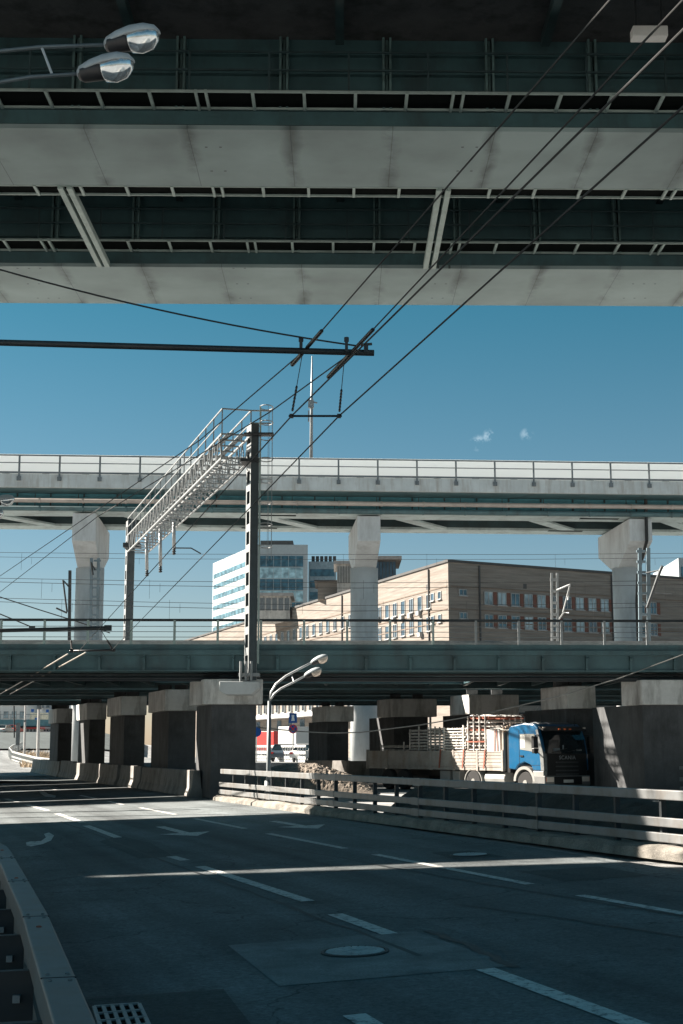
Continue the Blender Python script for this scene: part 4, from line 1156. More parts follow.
# ------------------------------------------------------------------ street lamps
def lamp_head(parent, tip, d, L, w, name='lamp_head', lens=CHROME, k=1.0):
    """cobra head lamp: d points along the arm, head starts at tip"""
    d = d.normalized(); s = d.cross(Z).normalized(); u = s.cross(d).normalized()
    def ring(x, hw, top, bot, n=28):
        out = []
        for q in range(n):
            a = 2 * math.pi * q / n
            z = math.sin(a); out.append(tip + d * (x * L) + s * (math.cos(a) * hw * w) + u * ((z * top if z > 0 else -z * bot) * w))
        return out
    mb = MB(); mb.loft([ring(0, .16, .16, -.2), ring(.06, .32, .30, -.22), ring(.25, .46, .46, -.1), ring(.5, .54, .56, -.02), ring(.75, .52, .52, -.02), ring(.93, .36, .34, -.02), ring(1.0, .12, .1, -.02)])
    h = mb.build(name, LAMPH, parent, smooth=True)
    mb = MB(); mb.loft([ring(.02, .2, 0, -.30), ring(.1, .38, .02, -.42), ring(.42, .46, .02, -.50), ring(.46, .4, .02, -.48)]); mb.build('gear_cover', LAMPD, h, smooth=True)
    mb = MB(); mb.loft([ring(.43, .38, .0, -.40), ring(.48, .47, .02, -.62), ring(.66, .5, .02, -.74), ring(.84, .44, .02, -.66), ring(.95, .28, .02, -.36), ring(.99, .1, .0, -.12)]); mb.build('lamp_bowl', lens, h, smooth=True)
    mb = MB()
    for x in (.05, .44, .9): mb.box(tip + d * (x * L) + u * .02 * w - s * (.5 * w if x > .1 else .3 * w), (.03 * k, .03 * k, .05 * k))
    mb.build('clip', DARKST, h)
    return h
YL = 18.0
l1 = at(105, 45, YL); l2 = at(78, 74, YL); pt = at(-75, 80, YL)
t = thing('street_lamp', V((pt.x, YL, 0)), 'double-headed street lamp close overhead, dark against the overpass at the top corner', 'street lamp')
MB().tube([V((pt.x, YL, -.1)), V((pt.x, YL, 5)), pt], .1, 12, rs=[.13, .1, .07]).build('pole', GALVD, t, smooth=True)
dl = V((.97, -.22, .12))
ARM = mat('arm_paint', (.10, .13, .145), .5, metal=.2)
MB().tube([pt, at(-30, 58, YL), at(0, 51, YL), at(40, 47, YL), l1 + dl * .02], .028, 8).build('arm', ARM, t, smooth=True)
MB().tube([pt - V((0, 0, .3)), at(-30, 88, YL), at(0, 82, YL), at(30, 77, YL), l2 + dl * .02], .028, 8).build('arm', ARM, t, smooth=True)
MB().tube([at(42, 48, YL), at(52, 74, YL)], .02, 6).build('brace', LAMPH, t)
lamp_head(t, l1, dl, .80, .33); lamp_head(t, l2, dl, .82, .33)
# second double lamp, only its heads reach into the frame
YL = 46.0
l1 = at(-8, 502, YL); l2 = at(-19, 516, YL); pt = at(-118, 512, YL)
t = thing('street_lamp', V((pt.x, YL, 0)), 'double-headed street lamp at the picture edge in front of the viaduct', 'street lamp')
MB().tube([V((pt.x, YL, -.1)), V((pt.x, YL, 5)), pt], .1, 12, rs=[.15, .12, .08]).build('pole', GALVD, t, smooth=True)
MB().tube([pt, at(-70, 507, YL), l1], .035, 8).build('arm', ARM, t, smooth=True)
MB().tube([pt - V((0, 0, .3)), at(-70, 520, YL), l2], .035, 8).build('arm', ARM, t, smooth=True)
lamp_head(t, l1, dl, .80, .32); lamp_head(t, l2, dl, .80, .32)
# lamp behind the guardrail
YL = 47.0
b = at(268.5, 775, YL); b.z = zt - .1
t = thing('street_lamp', b, 'slim double-armed street lamp standing behind the guardrail before the dirt heap', 'street lamp')
tpm = at(269.5, 701, YL)
MB().tube([b, b + V((0, 0, 1.0)), tpm], .09, 12, rs=[.11, .08, .06]).build('pole', mat('lamp_pole', (.17, .19, .20), .45, metal=.4, var=.2), t, smooth=True)
MB().tube([b, b + V((0, 0, .9))], .13, 10).build('pole_sleeve', GALVD, t, smooth=True)
k1 = [(270, 701), (271, 692), (276, 684), (286, 676), (300, 668.5), (312, 662.5)]
k2 = [(271, 699), (274, 694), (281, 688.5), (294, 682), (306, 675.5)]
LP = mat('lamp_pole_pale', (.46, .48, .49), .4, metal=.4)
MB().tube([at(x, y, YL) for x, y in k1], .038, 8).build('arm', LP, t, smooth=True)
MB().tube([at(x, y, YL - .3) for x, y in k2], .034, 8).build('arm', LP, t, smooth=True)
MB().tube([at(292, 676, YL), at(294, 682, YL - .3)], .02, 6).build('brace', LP, t)
dl = V((.90, -.25, .36))
LENSW = mat('warm_lens', (.74, .62, .52), .25, metal=.2, var=.15)
lamp_head(t, at(311, 663, YL), dl, .62, .24, lens=LENSW); lamp_head(t, at(304.5, 676, YL - .3), dl, .62, .24, lens=LENSW)

# ------------------------------------------------------------------ truck (local: x forward, y to the left, z up)
TZ = zt - .035
troot = thing('flatbed_truck', V((0, 0, 0)), 'blue-cabbed flatbed truck with pale dropside trailer under the railway bridge', 'truck')
CW = 2.5
def cabprof(pts, y0, y1): return MB().prism([V((x, y0, z)) for x, z in pts], (0, y1 - y0, 0))
cab = cabprof([(-2.15, 1.12), (-2.15, 2.86), (-2.0, 3.02), (-1.2, 3.13), (-.55, 3.10), (-.32, 2.92), (-.12, 2.40), (.0, 1.78), (.03, 1.05), (-.62, 1.05), (-.78, 1.30), (-1.15, 1.42), (-1.55, 1.30), (-1.72, 1.08)], 0, CW).build('cab', BLUE, troot, bevel=.05)
# roof fairing
MB().prism([V((-1.9, .35, 3.03)), V((-1.5, .35, 3.19)), V((-.8, .35, 3.19)), V((-.5, .35, 3.09))], (0, 1.8, 0)).build('roof_hatch', mat('hatch_dark', (.05, .06, .07), .5), cab, bevel=.03)
# windscreen on the sloped front
n_ = V((math.cos(R(18)), 0, math.sin(R(18))))
def fr(z, off=0.0):   # x on the front slope at height z
    if z > 2.40: return -.12 + (-.20) * (z - 2.40) / .52 + off
    if z > 1.78: return (-.12) * (z - 1.78) / .62 + off
    return .0 + .03 * (1.78 - z) / .73 + off
mb = MB(); rings = []
for z in (1.06, 1.80, 1.86):
    rings.append([V((fr(z, .002), .16, z)), V((fr(z, .002), CW - .10, z)), V((fr(z, .009), CW - .10, z)), V((fr(z, .009), .16, z))])
mb.loft(rings); mb.build('front_panel', TRUCKD, cab)
mb = MB(); y0_, y1_ = .12, CW - .12
rings = []
for z in (1.80, 2.40, 2.86):
    rings.append([V((fr(z, .012), y0_, z)), V((fr(z, .012), y1_, z)), V((fr(z, .03), y1_, z)), V((fr(z, .03), y0_, z))])
mb.loft(rings); ws = mb.build('windscreen', WGLASS, cab)
mb = MB(); mb.bar(V((fr(1.86, .05), .5, 1.86)), V((fr(2.0, .05), 1.3, 2.02)), .02); mb.bar(V((fr(1.86, .05), 1.3, 1.86)), V((fr(2.0, .05), 2.1, 2.0)), .02); mb.build('wiper', TRUCKD, ws)
# papers behind the glass shown as pale cards on the dash
mb = MB(); mb.box((fr(1.95, .034), .75, 1.95), (.006, .36, .16)); mb.box((fr(2.0, .034), 1.12, 2.02), (.006, .08, .3)); mb.box((fr(1.95, .034), 2.0, 1.93), (.006, .3, .12)); mb.build('dash_clutter', mat('dash_grey', (.16, .19, .20), .6), ws)
# sun visor with marker lamps
mb = MB(); mb.prism([V((-.30, .05, 2.90)), V((-.02, .05, 2.78)), V((-.02, .05, 2.83)), V((-.30, .05, 3.0))], (0, CW - .1, 0)); vis = mb.build('sun_visor', TRUCKD, cab, bevel=.01)
for y in (.95, 1.25, 1.55): MB().box((-.03, y, 2.87), (.05, .10, .06)).build('marker_lamp', ORANGE, vis)
for y in (.12, CW - .12): MB().box((-.06, y, 2.93), (.05, .12, .05)).build('marker_lamp', HEADL, vis)
# grille panel
mb = MB(); mb.box((.035, CW / 2, 1.27), (.05, 2.16, .94)); gr_ = mb.build('grille', TRUCKD, cab, bevel=.015)
mb = MB()
for z in (1.42, 1.24, 1.06, .90): mb.box((.068, CW / 2, z), (.02, 1.25, .06))
mb.build('grille_bars', mat('bar_dark', (.06, .066, .07), .35), gr_)
# lettering on the grille
cu = bpy.data.curves.new('lettering', 'FONT'); cu.body = 'SCANIA'; cu.size = .24; cu.extrude = .006; cu.align_x = 'CENTER'; cu.align_y = 'CENTER'; cu.space_character = 1.12
tmp = bpy.data.objects.new('tmp_text', cu); COL.objects.link(tmp)
dg = bpy.context.evaluated_depsgraph_get(); me = bpy.data.meshes.new_from_object(tmp.evaluated_get(dg)); COL.objects.unlink(tmp); bpy.data.objects.remove(tmp)
lt = bpy.data.objects.new('lettering', me); COL.objects.link(lt); lt.parent = gr_; me.materials.append(mat('letter_grey', (.34, .36, .37), .35, metal=.3))
lt.rotation_euler = (R(90), 0, R(90)); lt.location = (.068, CW / 2 + .02, 1.62)
ORG[lt.name] = V()
# bumper, lights, plate, steps
mb = MB(); mb.prism([V((.03, -.02, .36)), V((.10, -.02, .42)), V((.09, -.02, .84)), V((-.62, -.02, .84)), V((-.70, -.02, .42))], (0, CW + .04, 0)); bu = mb.build('bumper', mat('bumper_grey', (.16, .16, .155), .5, var=.2), troot, bevel=.03)
MB().box((.105, CW / 2, .62), (.03, 1.5, .36)).build('bumper_insert', TRUCKD, bu)
MB().box((.125, CW / 2, .60), (.02, .54, .13)).build('number_plate', mat('plate_pale', (.5, .5, .47), .5), bu)
for y in (.26, CW - .26):
    h_ = MB().box((.10, y, .68), (.05, .40, .22)).build('headlight', HEADL, bu, bevel=.02)
    MB().box((.085, y + (-.18 if y < 1 else .18), .68), (.05, .07, .18)).build('indicator', ORANGE, h_)
# pale wheel arch and step below the door
mb = MB()
arc = [V((-1.17 + .66 * math.cos(a), -.025, .58 + .66 * math.sin(a))) for a in [R(q) for q in range(0, 181, 15)]]
arc2 = [V((-1.17 + .53 * math.cos(a), -.025, .58 + .53 * math.sin(a))) for a in [R(q) for q in range(180, -1, -15)]]
for q in range(12):
    mb.prism([arc[q], arc[q + 1], arc2[11 - q], arc2[12 - q]], (0, .5, 0))
mb.build('wheel_arch', TRUCKGR, troot)
MB().span(-.62, .02, -.02, .4, .80, 1.04).build('step_panel', TRUCKGR, troot, bevel=.02)
# side window, door seam, handle
sx = -.35
def side_panel(y, out):
    mb = MB(); pts = [(-1.40, 1.98), (-1.40, 2.66), (-.52, 2.66), (-.33, 2.3), (-.22, 1.80), (-.75, 1.90)]
    return mb.prism([V((x, y, z)) for x, z in pts], (0, out, 0))
for y, o_ in ((-.002, -.012), (CW + .002, .012)):
    side_panel(y, o_).build('side_window', WGLASS if y > 1 else glass_mat('lit_door_glass', (.22, .23, .22), .1), cab)  # near window has paler glass: the light on it is painted in
MB().span(-1.36, -1.08, -.02, -.015, 2.06, 2.62).build('window_curtain', mat('curtain', (.62, .60, .55), .8), cab)
mb = MB(); mb.span(-1.47, -1.455, -.006, .01, 1.30, 2.85); mb.span(-1.455, -.2, -.006, .01, 1.28, 1.295); mb.build('door_seam', TRUCKD, cab)
MB().span(-1.40, -1.20, -.04, 0, 1.66, 1.72).build('door_handle', TRUCKD, cab)
# dark corner column (A pillar deflector) and mirrors
mb = MB(); mb.prism([V((-.14, -.012, 1.06)), V((.045, -.012, 1.06)), V((.02, -.012, 1.75)), V((-.30, -.012, 2.86)), V((-.42, -.012, 2.84)), V((-.2, -.012, 1.8))], (0, .2, 0)); mb.build('corner_deflector', mat('deflector', (.16, .17, .17), .4, var=.4, scale=5), cab)
for y, s_ in ((0, -1), (CW, 1)):
    mb = MB(); mb.box((-.16, y + s_ * .30, 2.30), (.16, .24, .52)); mb.box((-.14, y + s_ * .30, 1.92), (.15, .24, .22)); mb.bar((-.3, y, 2.62), (-.16, y + s_ * .28, 2.58), .05); mb.bar((-.3, y, 1.85), (-.14, y + s_ * .28, 1.80), .05)
    mb.build('mirror', TRUCKD, cab, bevel=.02)
# rear wall gap, exhaust stack and air dam
MB().span(-2.42, -2.17, .1, CW - .1, .95, 2.8).build('air_duct', TRUCKD, troot)
mb = MB(); mb.tube([V((-.45, .3, 3.0)), V((-.40, .28, 3.55))], .012, 5); mb.tube([V((-.45, 2.2, 3.0)), V((-.42, 2.2, 3.5))], .012, 5); mb.build('antenna', TRUCKD, cab)
# chassis and tank
MB().span(-12.2, -.6, .75, CW - .75, .70, .98).build('chassis', TRUCKD, troot)
mb = MB(); mb.lathe((-3.9, .42, .66), [(.30, 0), (.32, .03), (.32, 1.3), (.30, 1.33)], 16, 'x'); mb.build('fuel_tank', TRUCKGR, troot, smooth=False)
for x0_, x1_ in ((-7.0, -6.3), (-6.1, -5.6)): MB().span(x0_, x1_, .12, .55, .48, .98).build('tool_box', TRUCKGR, troot, bevel=.02)
def wheel(x, y, r=.50, w=.30):
    s_ = -1 if y < CW / 2 else 1
    mb = MB(); mb.lathe((x, y - w / 2, r), [(r * .62, 0), (r * .93, 0), (r, .04), (r, w - .04), (r * .93, w), (r * .62, w)], 28, 'y')
    wh = mb.build('wheel', RUBBER, troot)
    mb = MB(); yy = y + s_ * (w / 2 - .05)
    mb.lathe((x, yy - .02 if s_ > 0 else yy - .02, r), [(r * .62, 0), (r * .62, .04), (r * .55, .05), (r * .3, .02), (r * .25, .06)] if s_ > 0 else [(r * .25, -.05), (r * .3, -.01), (r * .55, -.01), (r * .62, 0), (r * .62, .04)], 24, 'y')
    mb.build('rim', TRUCKGR, wh)
for x in (-1.17, -4.55, -9.7, -10.9):
    for y in (.18, CW - .18): wheel(x, y)
# mudguard lit over second axle
mb = MB()
for q in range(12):
    a0, a1 = R(q * 15), R(q * 15 + 15)
    f_ = lambda a, r_: V((-4.55 + r_ * math.cos(a), .02, .5 + r_ * math.sin(a)))
    mb.prism([f_(a0, .6), f_(a1, .6), f_(a1, .56), f_(a0, .56)], (0, .4, 0))
mb.build('mudguard', TRUCKGR, troot)
# dropside bed
BL0, BL1 = -12.5, -2.55
MB().span(BL0, BL1, .02, CW - .02, 1.02, 1.16).build('bed_floor', BEDP, troot)
for y in (0, CW - .05):
    x = BL0
    np_ = 6; wp = (BL1 - BL0) / np_
    for k in range(np_):
        mb = MB(); xa, xb = BL0 + wp * k + .05, BL0 + wp * (k + 1) - .05
        mb.span(xa, xb, y, y + .05, 1.17, 1.88)
        for zr_ in (1.24, 1.40, 1.56, 1.72, 1.84): mb.span(xa + .02, xb - .02, y - .018 if y == 0 else y + .05, y if y == 0 else y + .068, zr_, zr_ + .055)
        mb.build('dropside_panel', BEDP, troot)
    for k in range(np_ + 1):
        MB().span(BL0 + wp * k - .05, BL0 + wp * k + .05, y - .03, y + .08, 1.0, 1.96).build('stake_post', BEDP, troot)
MB().span(BL1, BL1 + .08, 0, CW, 1.1, 2.75).build('headboard', BEDP, troot)
MB().span(BL0 - .06, BL0, 0, CW, 1.1, 1.9).build('tailboard', BEDP, troot)
for x in (-6.85, -5.2, -3.75):
    mb = MB(); mb.bar((x, -.045, 1.10), (x + .12, -.045, 1.98), .07, .02); mb.build('lashing_strap', RUST, troot)
troot.location = (TR0.x, 58.0, TZ); troot.rotation_euler = (0, 0, R(-56)); troot.scale = (1, 1, .93)

# cargo: each stack is a thing of its own lying on the bed
def place_cargo(o): o.location = troot.location; o.rotation_euler = troot.rotation_euler; o.scale = troot.scale
rnd = random.Random(11)
def frame_stack(x0, x1, y0, y1, z0, z1, layers, label, m_, verts=4, jitter=.03, m2=None):
    t = thing('scaffold_stack', V((0, 0, 0)), label, 'scaffolding stack', 'stacks of building frames on the flatbed')
    hl = (z1 - z0) / layers
    for L_ in range(layers):
        mb = MB(); z = z0 + L_ * hl + hl * .5
        dx = rnd.uniform(-jitter, jitter) * 2; dy = rnd.uniform(-jitter, jitter)
        for y in (y0, (y0 + y1) / 2, y1): mb.bar((x0 + dx, y + dy, z), (x1 + dx, y + dy, z + rnd.uniform(-.01, .01)), .045, .05)
        n_ = max(2, int((x1 - x0) / .32))
        for k in range(n_ + 1):
            x = lerp(x0, x1, k / n_) + dx
            if rnd.random() < .9: mb.bar((x, y0 + dy - .02, z + hl * .3), (x, y1 + dy, z + hl * .3), .05, .045)
        mb.build('frame', m_ if (m2 is None or L_ % 3) else m2, t)
    for k in range(verts):
        x = lerp(x0, x1, (k + .1) / (verts - .8) if verts > 1 else .5)
        for y in (y0 - .04, y1 + .04): MB().bar((x, y, z0), (x, y, z1 + rnd.uniform(0, .15)), .055).build('upright', m_, t)
    place_cargo(t); return t
CARG = mat('cargo_steel', (.50, .48, .45), .6, metal=.2, var=.3, scale=4, dirt=(.2, .15, .12), dirt_amt=.6, dirt_scale=4)
zbed = 1.165
frame_stack(-11.9, -9.7, .3, 2.1, zbed, 2.2, 5, 'low stack of frames at the dark tail of the flatbed', CARG, 2)
frame_stack(-9.4, -7.9, .25, 2.2, zbed, 2.95, 12, 'shaded stack of building frames in the rear half of the flatbed', CARG, 3)
frame_stack(-7.75, -7.0, .2, 2.2, zbed, 3.0, 14, 'narrow jumbled stack of frames right where the sunlight starts', CARG, 3, .07)
frame_stack(-6.85, -5.2, .2, 2.2, zbed, 3.0, 14, 'broad neat stack of pale slatted frames in the middle of the flatbed', mat('cargo_pale', (.66, .64, .60), .6, var=.2, scale=3, dirt=(.3, .24, .2), dirt_amt=.5, dirt_scale=3), 2)
frame_stack(-5.05, -3.8, .2, 2.2, zbed, 3.5, 13, 'tallest rusty stack of crate frames on the flatbed', CARG, 4, .06, RUST)
t = thing('panel_bundle', V(), 'pale flat panel bundle standing upright next to the headboard', 'panels')
MB().prism([V((-3.70, .15, zbed)), V((-2.82, .15, zbed)), V((-2.90, .15, 2.86)), V((-3.75, .15, 2.90))], (0, 1.6, 0)).build('panel', WHITE, t, bevel=.01)
mb = MB(); mb.bar((-3.25, .12, zbed), (-3.15, .12, 2.9), .03, .02); mb.bar((-2.95, .12, zbed), (-3.05, .12, 2.85), .03, .02); mb.build('strap', RUST, t); place_cargo(t)
t = thing('timber_boards', V(), 'reddish upright timber boards wedged between panels and headboard', 'timber')
for k in range(4): MB().box((-2.66 + .035 * (k % 2), .2 + .12 * k, 2.1 + .05 * k), (.05, .10, 1.75)).build('board', WOOD, t)
place_cargo(t)
t = thing('tarpaulin', V(), 'crumpled pale tarpaulin over the tops of the cargo behind the cab', 'tarpaulin')
mb = MB(); vs = []; fs = []; nx = 14; ny_ = 14
for j in range(ny_):
    for i in range(nx):
        x = lerp(-3.5, -2.3, i / (nx - 1)); y = lerp(.12, 2.3, j / (ny_ - 1))
        vs.append(V((x, y, 2.98 - .12 * (x + 3.5) + .12 * noise.noise(V((x * 3, y * 3, 2))))))
for j in range(ny_ - 1):
    for i in range(nx - 1): fs.append((j * nx + i, j * nx + i + 1, (j + 1) * nx + i + 1, (j + 1) * nx + i))
o = mb.add(vs, fs).build('sheet', mat('tarp', (.52, .49, .45), .8, var=.2), t); sd = o.modifiers.new('s', 'SOLIDIFY'); sd.thickness = .03; place_cargo(t)
t = thing('rebar_bundle', V(), 'loose pipes lying across the top of the tallest cargo stack', 'pipes')
for k in range(6): MB().tube([V((-5.0 + .05 * k, .3 + .3 * k, 3.55 + .02 * (k % 3))), V((-3.3, .35 + .28 * k, 3.50 + .03 * (k % 2)))], .035, 6).build('pipe', CARG, t)
place_cargo(t)

# ------------------------------------------------------------------ far vehicles
def simple_wheels(t, xs_, w, r):
    for x in xs_:
        for y in (-w / 2 + .12, w / 2 - .12):
            o = MB().lathe((x, y - .1, r), [(r * .6, 0), (r, .02), (r, .18), (r * .6, .2)], 18, 'y').build('wheel', RUBBER, t)
            MB().lathe((x, y - .11, r), [(r * .58, 0), (r * .58, .22)], 14, 'y').build('rim', GALV, o)
def car(label, m_, loc, rot, cat='car'):
    t = thing('parked_car', V(), label, cat)
    body = [(-2.1, .35), (-2.15, .7), (-2.0, .92), (-1.2, 1.0), (.9, .98), (1.9, .82), (2.1, .6), (2.08, .32)]
    MB().prism([V((x, -.86, z)) for x, z in body], (0, 1.72, 0)).build('body', m_, t, bevel=.08)
    mb = MB(); r0 = [V((-1.7, -.78, .97)), V((1.0, -.78, .97)), V((1.0, .78, .97)), V((-1.7, .78, .97))]; r1 = [V((-1.15, -.62, 1.44)), V((.2, -.62, 1.44)), V((.2, .62, 1.44)), V((-1.15, .62, 1.44))]
    gl_ = mb.loft([r0, r1]).build('window_band', WGLASS, t, bevel=.03)
    MB().prism([V((-1.2, -.64, 1.43)), V((.25, -.64, 1.43)), V((.25, .64, 1.43)), V((-1.2, .64, 1.43))], (0, 0, .05)).build('roof', m_, t, bevel=.02)
    mb = MB()
    for y in (-.72, .72): mb.bar((-1.65, y * 1.07, .98), (-1.15, y * .88, 1.45), .07); mb.bar((-.4, y * 1.07, .98), (-.4, y * .88, 1.45), .07); mb.bar((1.0, y * 1.07, .98), (.2, y * .88, 1.45), .07)
    mb.build('pillar', m_, t)
    for y in (-.62, .62):
        MB().box((2.06, y, .68), (.08, .34, .16)).build('headlight', HEADL, t)
        MB().box((-2.12, y, .74), (.06, .3, .16)).build('tail_light', REDP, t)
    simple_wheels(t, (-1.3, 1.3), 1.76, .33)
    t.location = loc; t.rotation_euler = (0, 0, rot); return t
def box_truck(label, cm, bm_, loc, rot, L=5.0, H=3.4, name='box_truck'):
    t = thing(name, V(), label, 'truck')
    MB().span(-L, -.1, -1.2, 1.2, .9, H).build('cargo_box', bm_, t, bevel=.03)
    MB().prism([V((0, -1.1, .5)), V((1.7, -1.1, .5)), V((1.75, -1.1, 1.3)), V((1.3, -1.1, 2.3)), V((0, -1.1, 2.35))], (0, 2.2, 0)).build('cab', cm, t, bevel=.05)
    MB().prism([V((1.74, -.95, 1.38)), V((1.36, -.95, 2.2)), V((1.38, -.95, 2.2)), V((1.77, -.95, 1.38))], (0, 1.9, 0)).build('windscreen', WGLASS, t)
    for y in (-1.105, 1.105): MB().span(.4, 1.2, y - .01, y + .01, 1.4, 2.15).build('side_window', WGLASS, t)
    MB().span(-L, 1.2, -.5, .5, .5, .88).build('chassis', TRUCKD, t)
    for y in (-.95, .95): MB().box((-L - .02, y, .95), (.05, .25, .16)).build('tail_light', REDP, t)
    simple_wheels(t, (-L + 1.1, .75), 2.3, .45)
    t.location = loc; t.rotation_euler = (0, 0, rot); return t
def gp(px, Y, dz=0): p = at(px, 760, Y); return V((p.x, Y, ground_h(p.x, Y) + .02 + dz))
def gpz(px, Y): p = at(px, 760, Y); return V((p.x, Y, 1.15))
box_truck('white box truck showing its sunlit end behind the white guardrail', WHITE, WHITE, gpz(322, 131), R(45), 4.4, 3.05)
box_truck('red box truck half hidden by the big pier near the gantry', REDP, REDP, gpz(299, 141), R(45), 4.5, 2.75)
car('dark car parked in front of the white box truck', DARKCAR, gpz(286, 122), R(75))
car('small white car beside the concrete barrier blocks behind the dirt heap', WHITE, gpz(311, 117.5), R(60))
# round blue sign and square blue sign on one post
b = gpz(293, 116.5); t = thing('road_sign', b, 'blue square sign above a round no-parking sign on a thin post', 'road sign')
MB().tube([b, V((b.x, b.y, at(293, 713, 116.5).z))], .05, 8).build('post', GALV, t)
def disc(c, r, th, n=24): return MB().lathe(c, [(r, 0), (r, th)], n, 'y')
c = at(293, 718, 116.4)
pl_ = MB().box(c, (.66, .04, .80)).build('square_plate', SIGNB, t)
mb = MB(); mb.prism([c + V((-.15, -.021, -.24)), c + V((.15, -.021, -.24)), c + V((.09, -.021, .05)), c + V((.12, -.021, .24)), c + V((-.12, -.021, .24)), c + V((-.09, -.021, .05))], (0, -.012, 0)); mb.build('symbol', SIGNW, pl_)
c = at(293, 729, 116.4)
rp_ = disc(c, .37, .04).build('round_plate', SIGNR, t); disc(c + V((0, -.008, 0)), .30, .02).build('blue_field', SIGNB, rp_)
mb = MB(); mb.bar(c + V((-.2, -.02, .2)), c + V((.2, -.02, -.2)), .012, .08, V((1, 0, 1))); mb.bar(c + V((-.2, -.024, -.2)), c + V((.2, -.024, .2)), .012, .08, V((-1, 0, 1))); mb.build('red_cross', SIGNR, rp_)
b = gpz(256.5, 117); t = thing('road_sign', b, 'round plain blue sign peeking out beside the big pier', 'road sign')
MB().tube([b, V((b.x, b.y, at(256, 731, 117).z))], .04, 6).build('post', GALV, t); disc(at(256.5, 732, 116.8), .4, .04).build('round_plate', SIGNB, t)

# bare shrub and low brick hut seen in the gap behind the cab
b = gp(522, 112)
t = thing('brick_hut', b + V((0, 3, 0)), 'small reddish brick hut glimpsed in the gap above the blue cab', 'hut')
MB().span(b.x - 1.2, b.x + 1.6, 115, 118, zt - .1, at(520, 714, 115).z).build('wall', REDBR, t)
MB().span(b.x - 1.3, b.x + 1.7, 114.9, 118.1, at(520, 714, 115).z + .002, at(520, 712.5, 115).z).build('roof', ROOFD, t)
t = thing('bare_shrub', b, 'sunlit leafless shrub in the gap between piers above the blue cab', 'shrub')
rnd = random.Random(21); mb = MB(); tw = MB()
def branch(p, d, L_, r_, lvl):
    e = p + d * L_; (mb if lvl < 2 else tw).tube([p, lerp(p, e, .5) + V((rnd.uniform(-.05, .05), rnd.uniform(-.05, .05), 0)), e], r_, 5, rs=[r_, r_ * .8, r_ * .55])
    if lvl < 4:
        for _ in range(3 if lvl < 3 else 4):
            nd = (d + V((rnd.uniform(-.8, .8), rnd.uniform(-.8, .8), rnd.uniform(-.1, .5)))).normalized()
            branch(lerp(p, e, rnd.uniform(.5, 1)), nd, L_ * rnd.uniform(.5, .75), r_ * .6, lvl + 1)
for k in range(5): branch(b + V((rnd.uniform(-.3, .3), rnd.uniform(-.3, .3), 0)), V((rnd.uniform(-.3, .3), rnd.uniform(-.3, .3), 1)).normalized(), 2.6, .09, 0)
mb.build('trunk', BARK, t); tw.build('crown', BARK, t)

# ------------------------------------------------------------------ buildings
def facade_len(c0, e, px, py):
    d = ray(px, py); k = d.x / d.y
    return (k * c0.y - c0.x) / (e.x - k * e.y)
class Facade:
    def __init__(s, c0, e, nrm): s.c = c0; s.e = e.normalized(); s.n = nrm.normalized()
    def p(s, d, z, out=0.0): return V((s.c.x, s.c.y, 0)) + s.e * d + s.n * out + V((0, 0, z))
    def slab(s, mb, d0, d1, z0, z1, o0, o1, mi=0):
        return mb.prism([s.p(d0, z0, o0), s.p(d1, z0, o0), s.p(d1, z0, o1), s.p(d0, z0, o1)], (0, 0, z1 - z0), mi)
# brick block
YB = 165.0
cb = at(448, 562, YB); ztop = cb.z
eR = V((math.cos(R(28.5)), math.sin(R(28.5)), 0)); eL = V((-math.sin(R(19.7)), math.cos(R(19.7)), 0))
nR = V((eR.y, -eR.x, 0)); nL = V((-eL.y, eL.x, 0))
if nL.x > 0: nL = -nL
t = thing('brick_building', V((cb.x, cb.y, zt)), 'long tan brick industrial building with its corner facing the road', 'building')
LR, LL = 46.0, 140.0
c0 = V((cb.x, cb.y, zt - .5))
MB().prism([c0, c0 + eR * LR, c0 + eR * LR + eL * LL, c0 + eL * LL], (0, 0, ztop - c0.z)).build('wall', BRICKL, t)
fR = Facade(cb, eR, nR); fL = Facade(cb, eL, nL)
mb = MB()
fR.slab(mb, -.15, LR, ztop + .002, ztop + .3, -.4, .18); fL.slab(mb, .4, LL, ztop + .004, ztop + .302, -.4, .18)
mb.build('parapet_coping', ROOFD, t)
mb = MB()
for f_, L_ in ((fR, LR), (fL, LL)):
    for z in (ztop - 2.9, ztop - 5.6, ztop - 7.0): f_.slab(mb, .3, L_, z, z + .13, 0, .06)
mb.build('string_course', mat('brick_band', (.15, .115, .09), .9, var=.2), t)
def win(f_, d0, d1, z0, z1, parent, lights=2, pm=PANE, deep=.1):
    mb = MB(); w = .08
    f_.slab(mb, d0, d1, z0, z0 + w, .0, deep); f_.slab(mb, d0, d1, z1 - w, z1, .0, deep)
    f_.slab(mb, d0, d0 + w, z0 + w, z1 - w, 0, deep); f_.slab(mb, d1 - w, d1, z0 + w, z1 - w, 0, deep)
    for k in range(1, lights): x = lerp(d0, d1, k / lights); f_.slab(mb, x - w / 2, x + w / 2, z0 + w, z1 - w, 0, deep)
    f_.slab(mb, d0 - .1, d1 + .1, z0 - .1, z0 - .003, 0, deep + .12)
    o = mb.build('window', FRAME, parent)
    mb = MB(); f_.slab(mb, d0 + w, d1 - w, z0 + w, z1 - w, .004, .04); mb.build('pane', pm, o)
    return o
def zat(f_, d, py):
    p = f_.p(d, 0); return at(0, py, p.y).z
rowA = (zat(fR, 4, 604), zat(fR, 4, 591)); rowB = (zat(fR, 4, 627), zat(fR, 4, 614)); rowC = (rowB[0] - 3.1, rowB[1] - 3.1)
dA = facade_len(cb, eR, 484, 597); dB = facade_len(cb, eR, 611, 600)
pitch = (dB - dA - 1.7) / 9
PB2 = glass_mat('pale_pane', (.24, .31, .34), .15, .4)
rnd = random.Random(8)
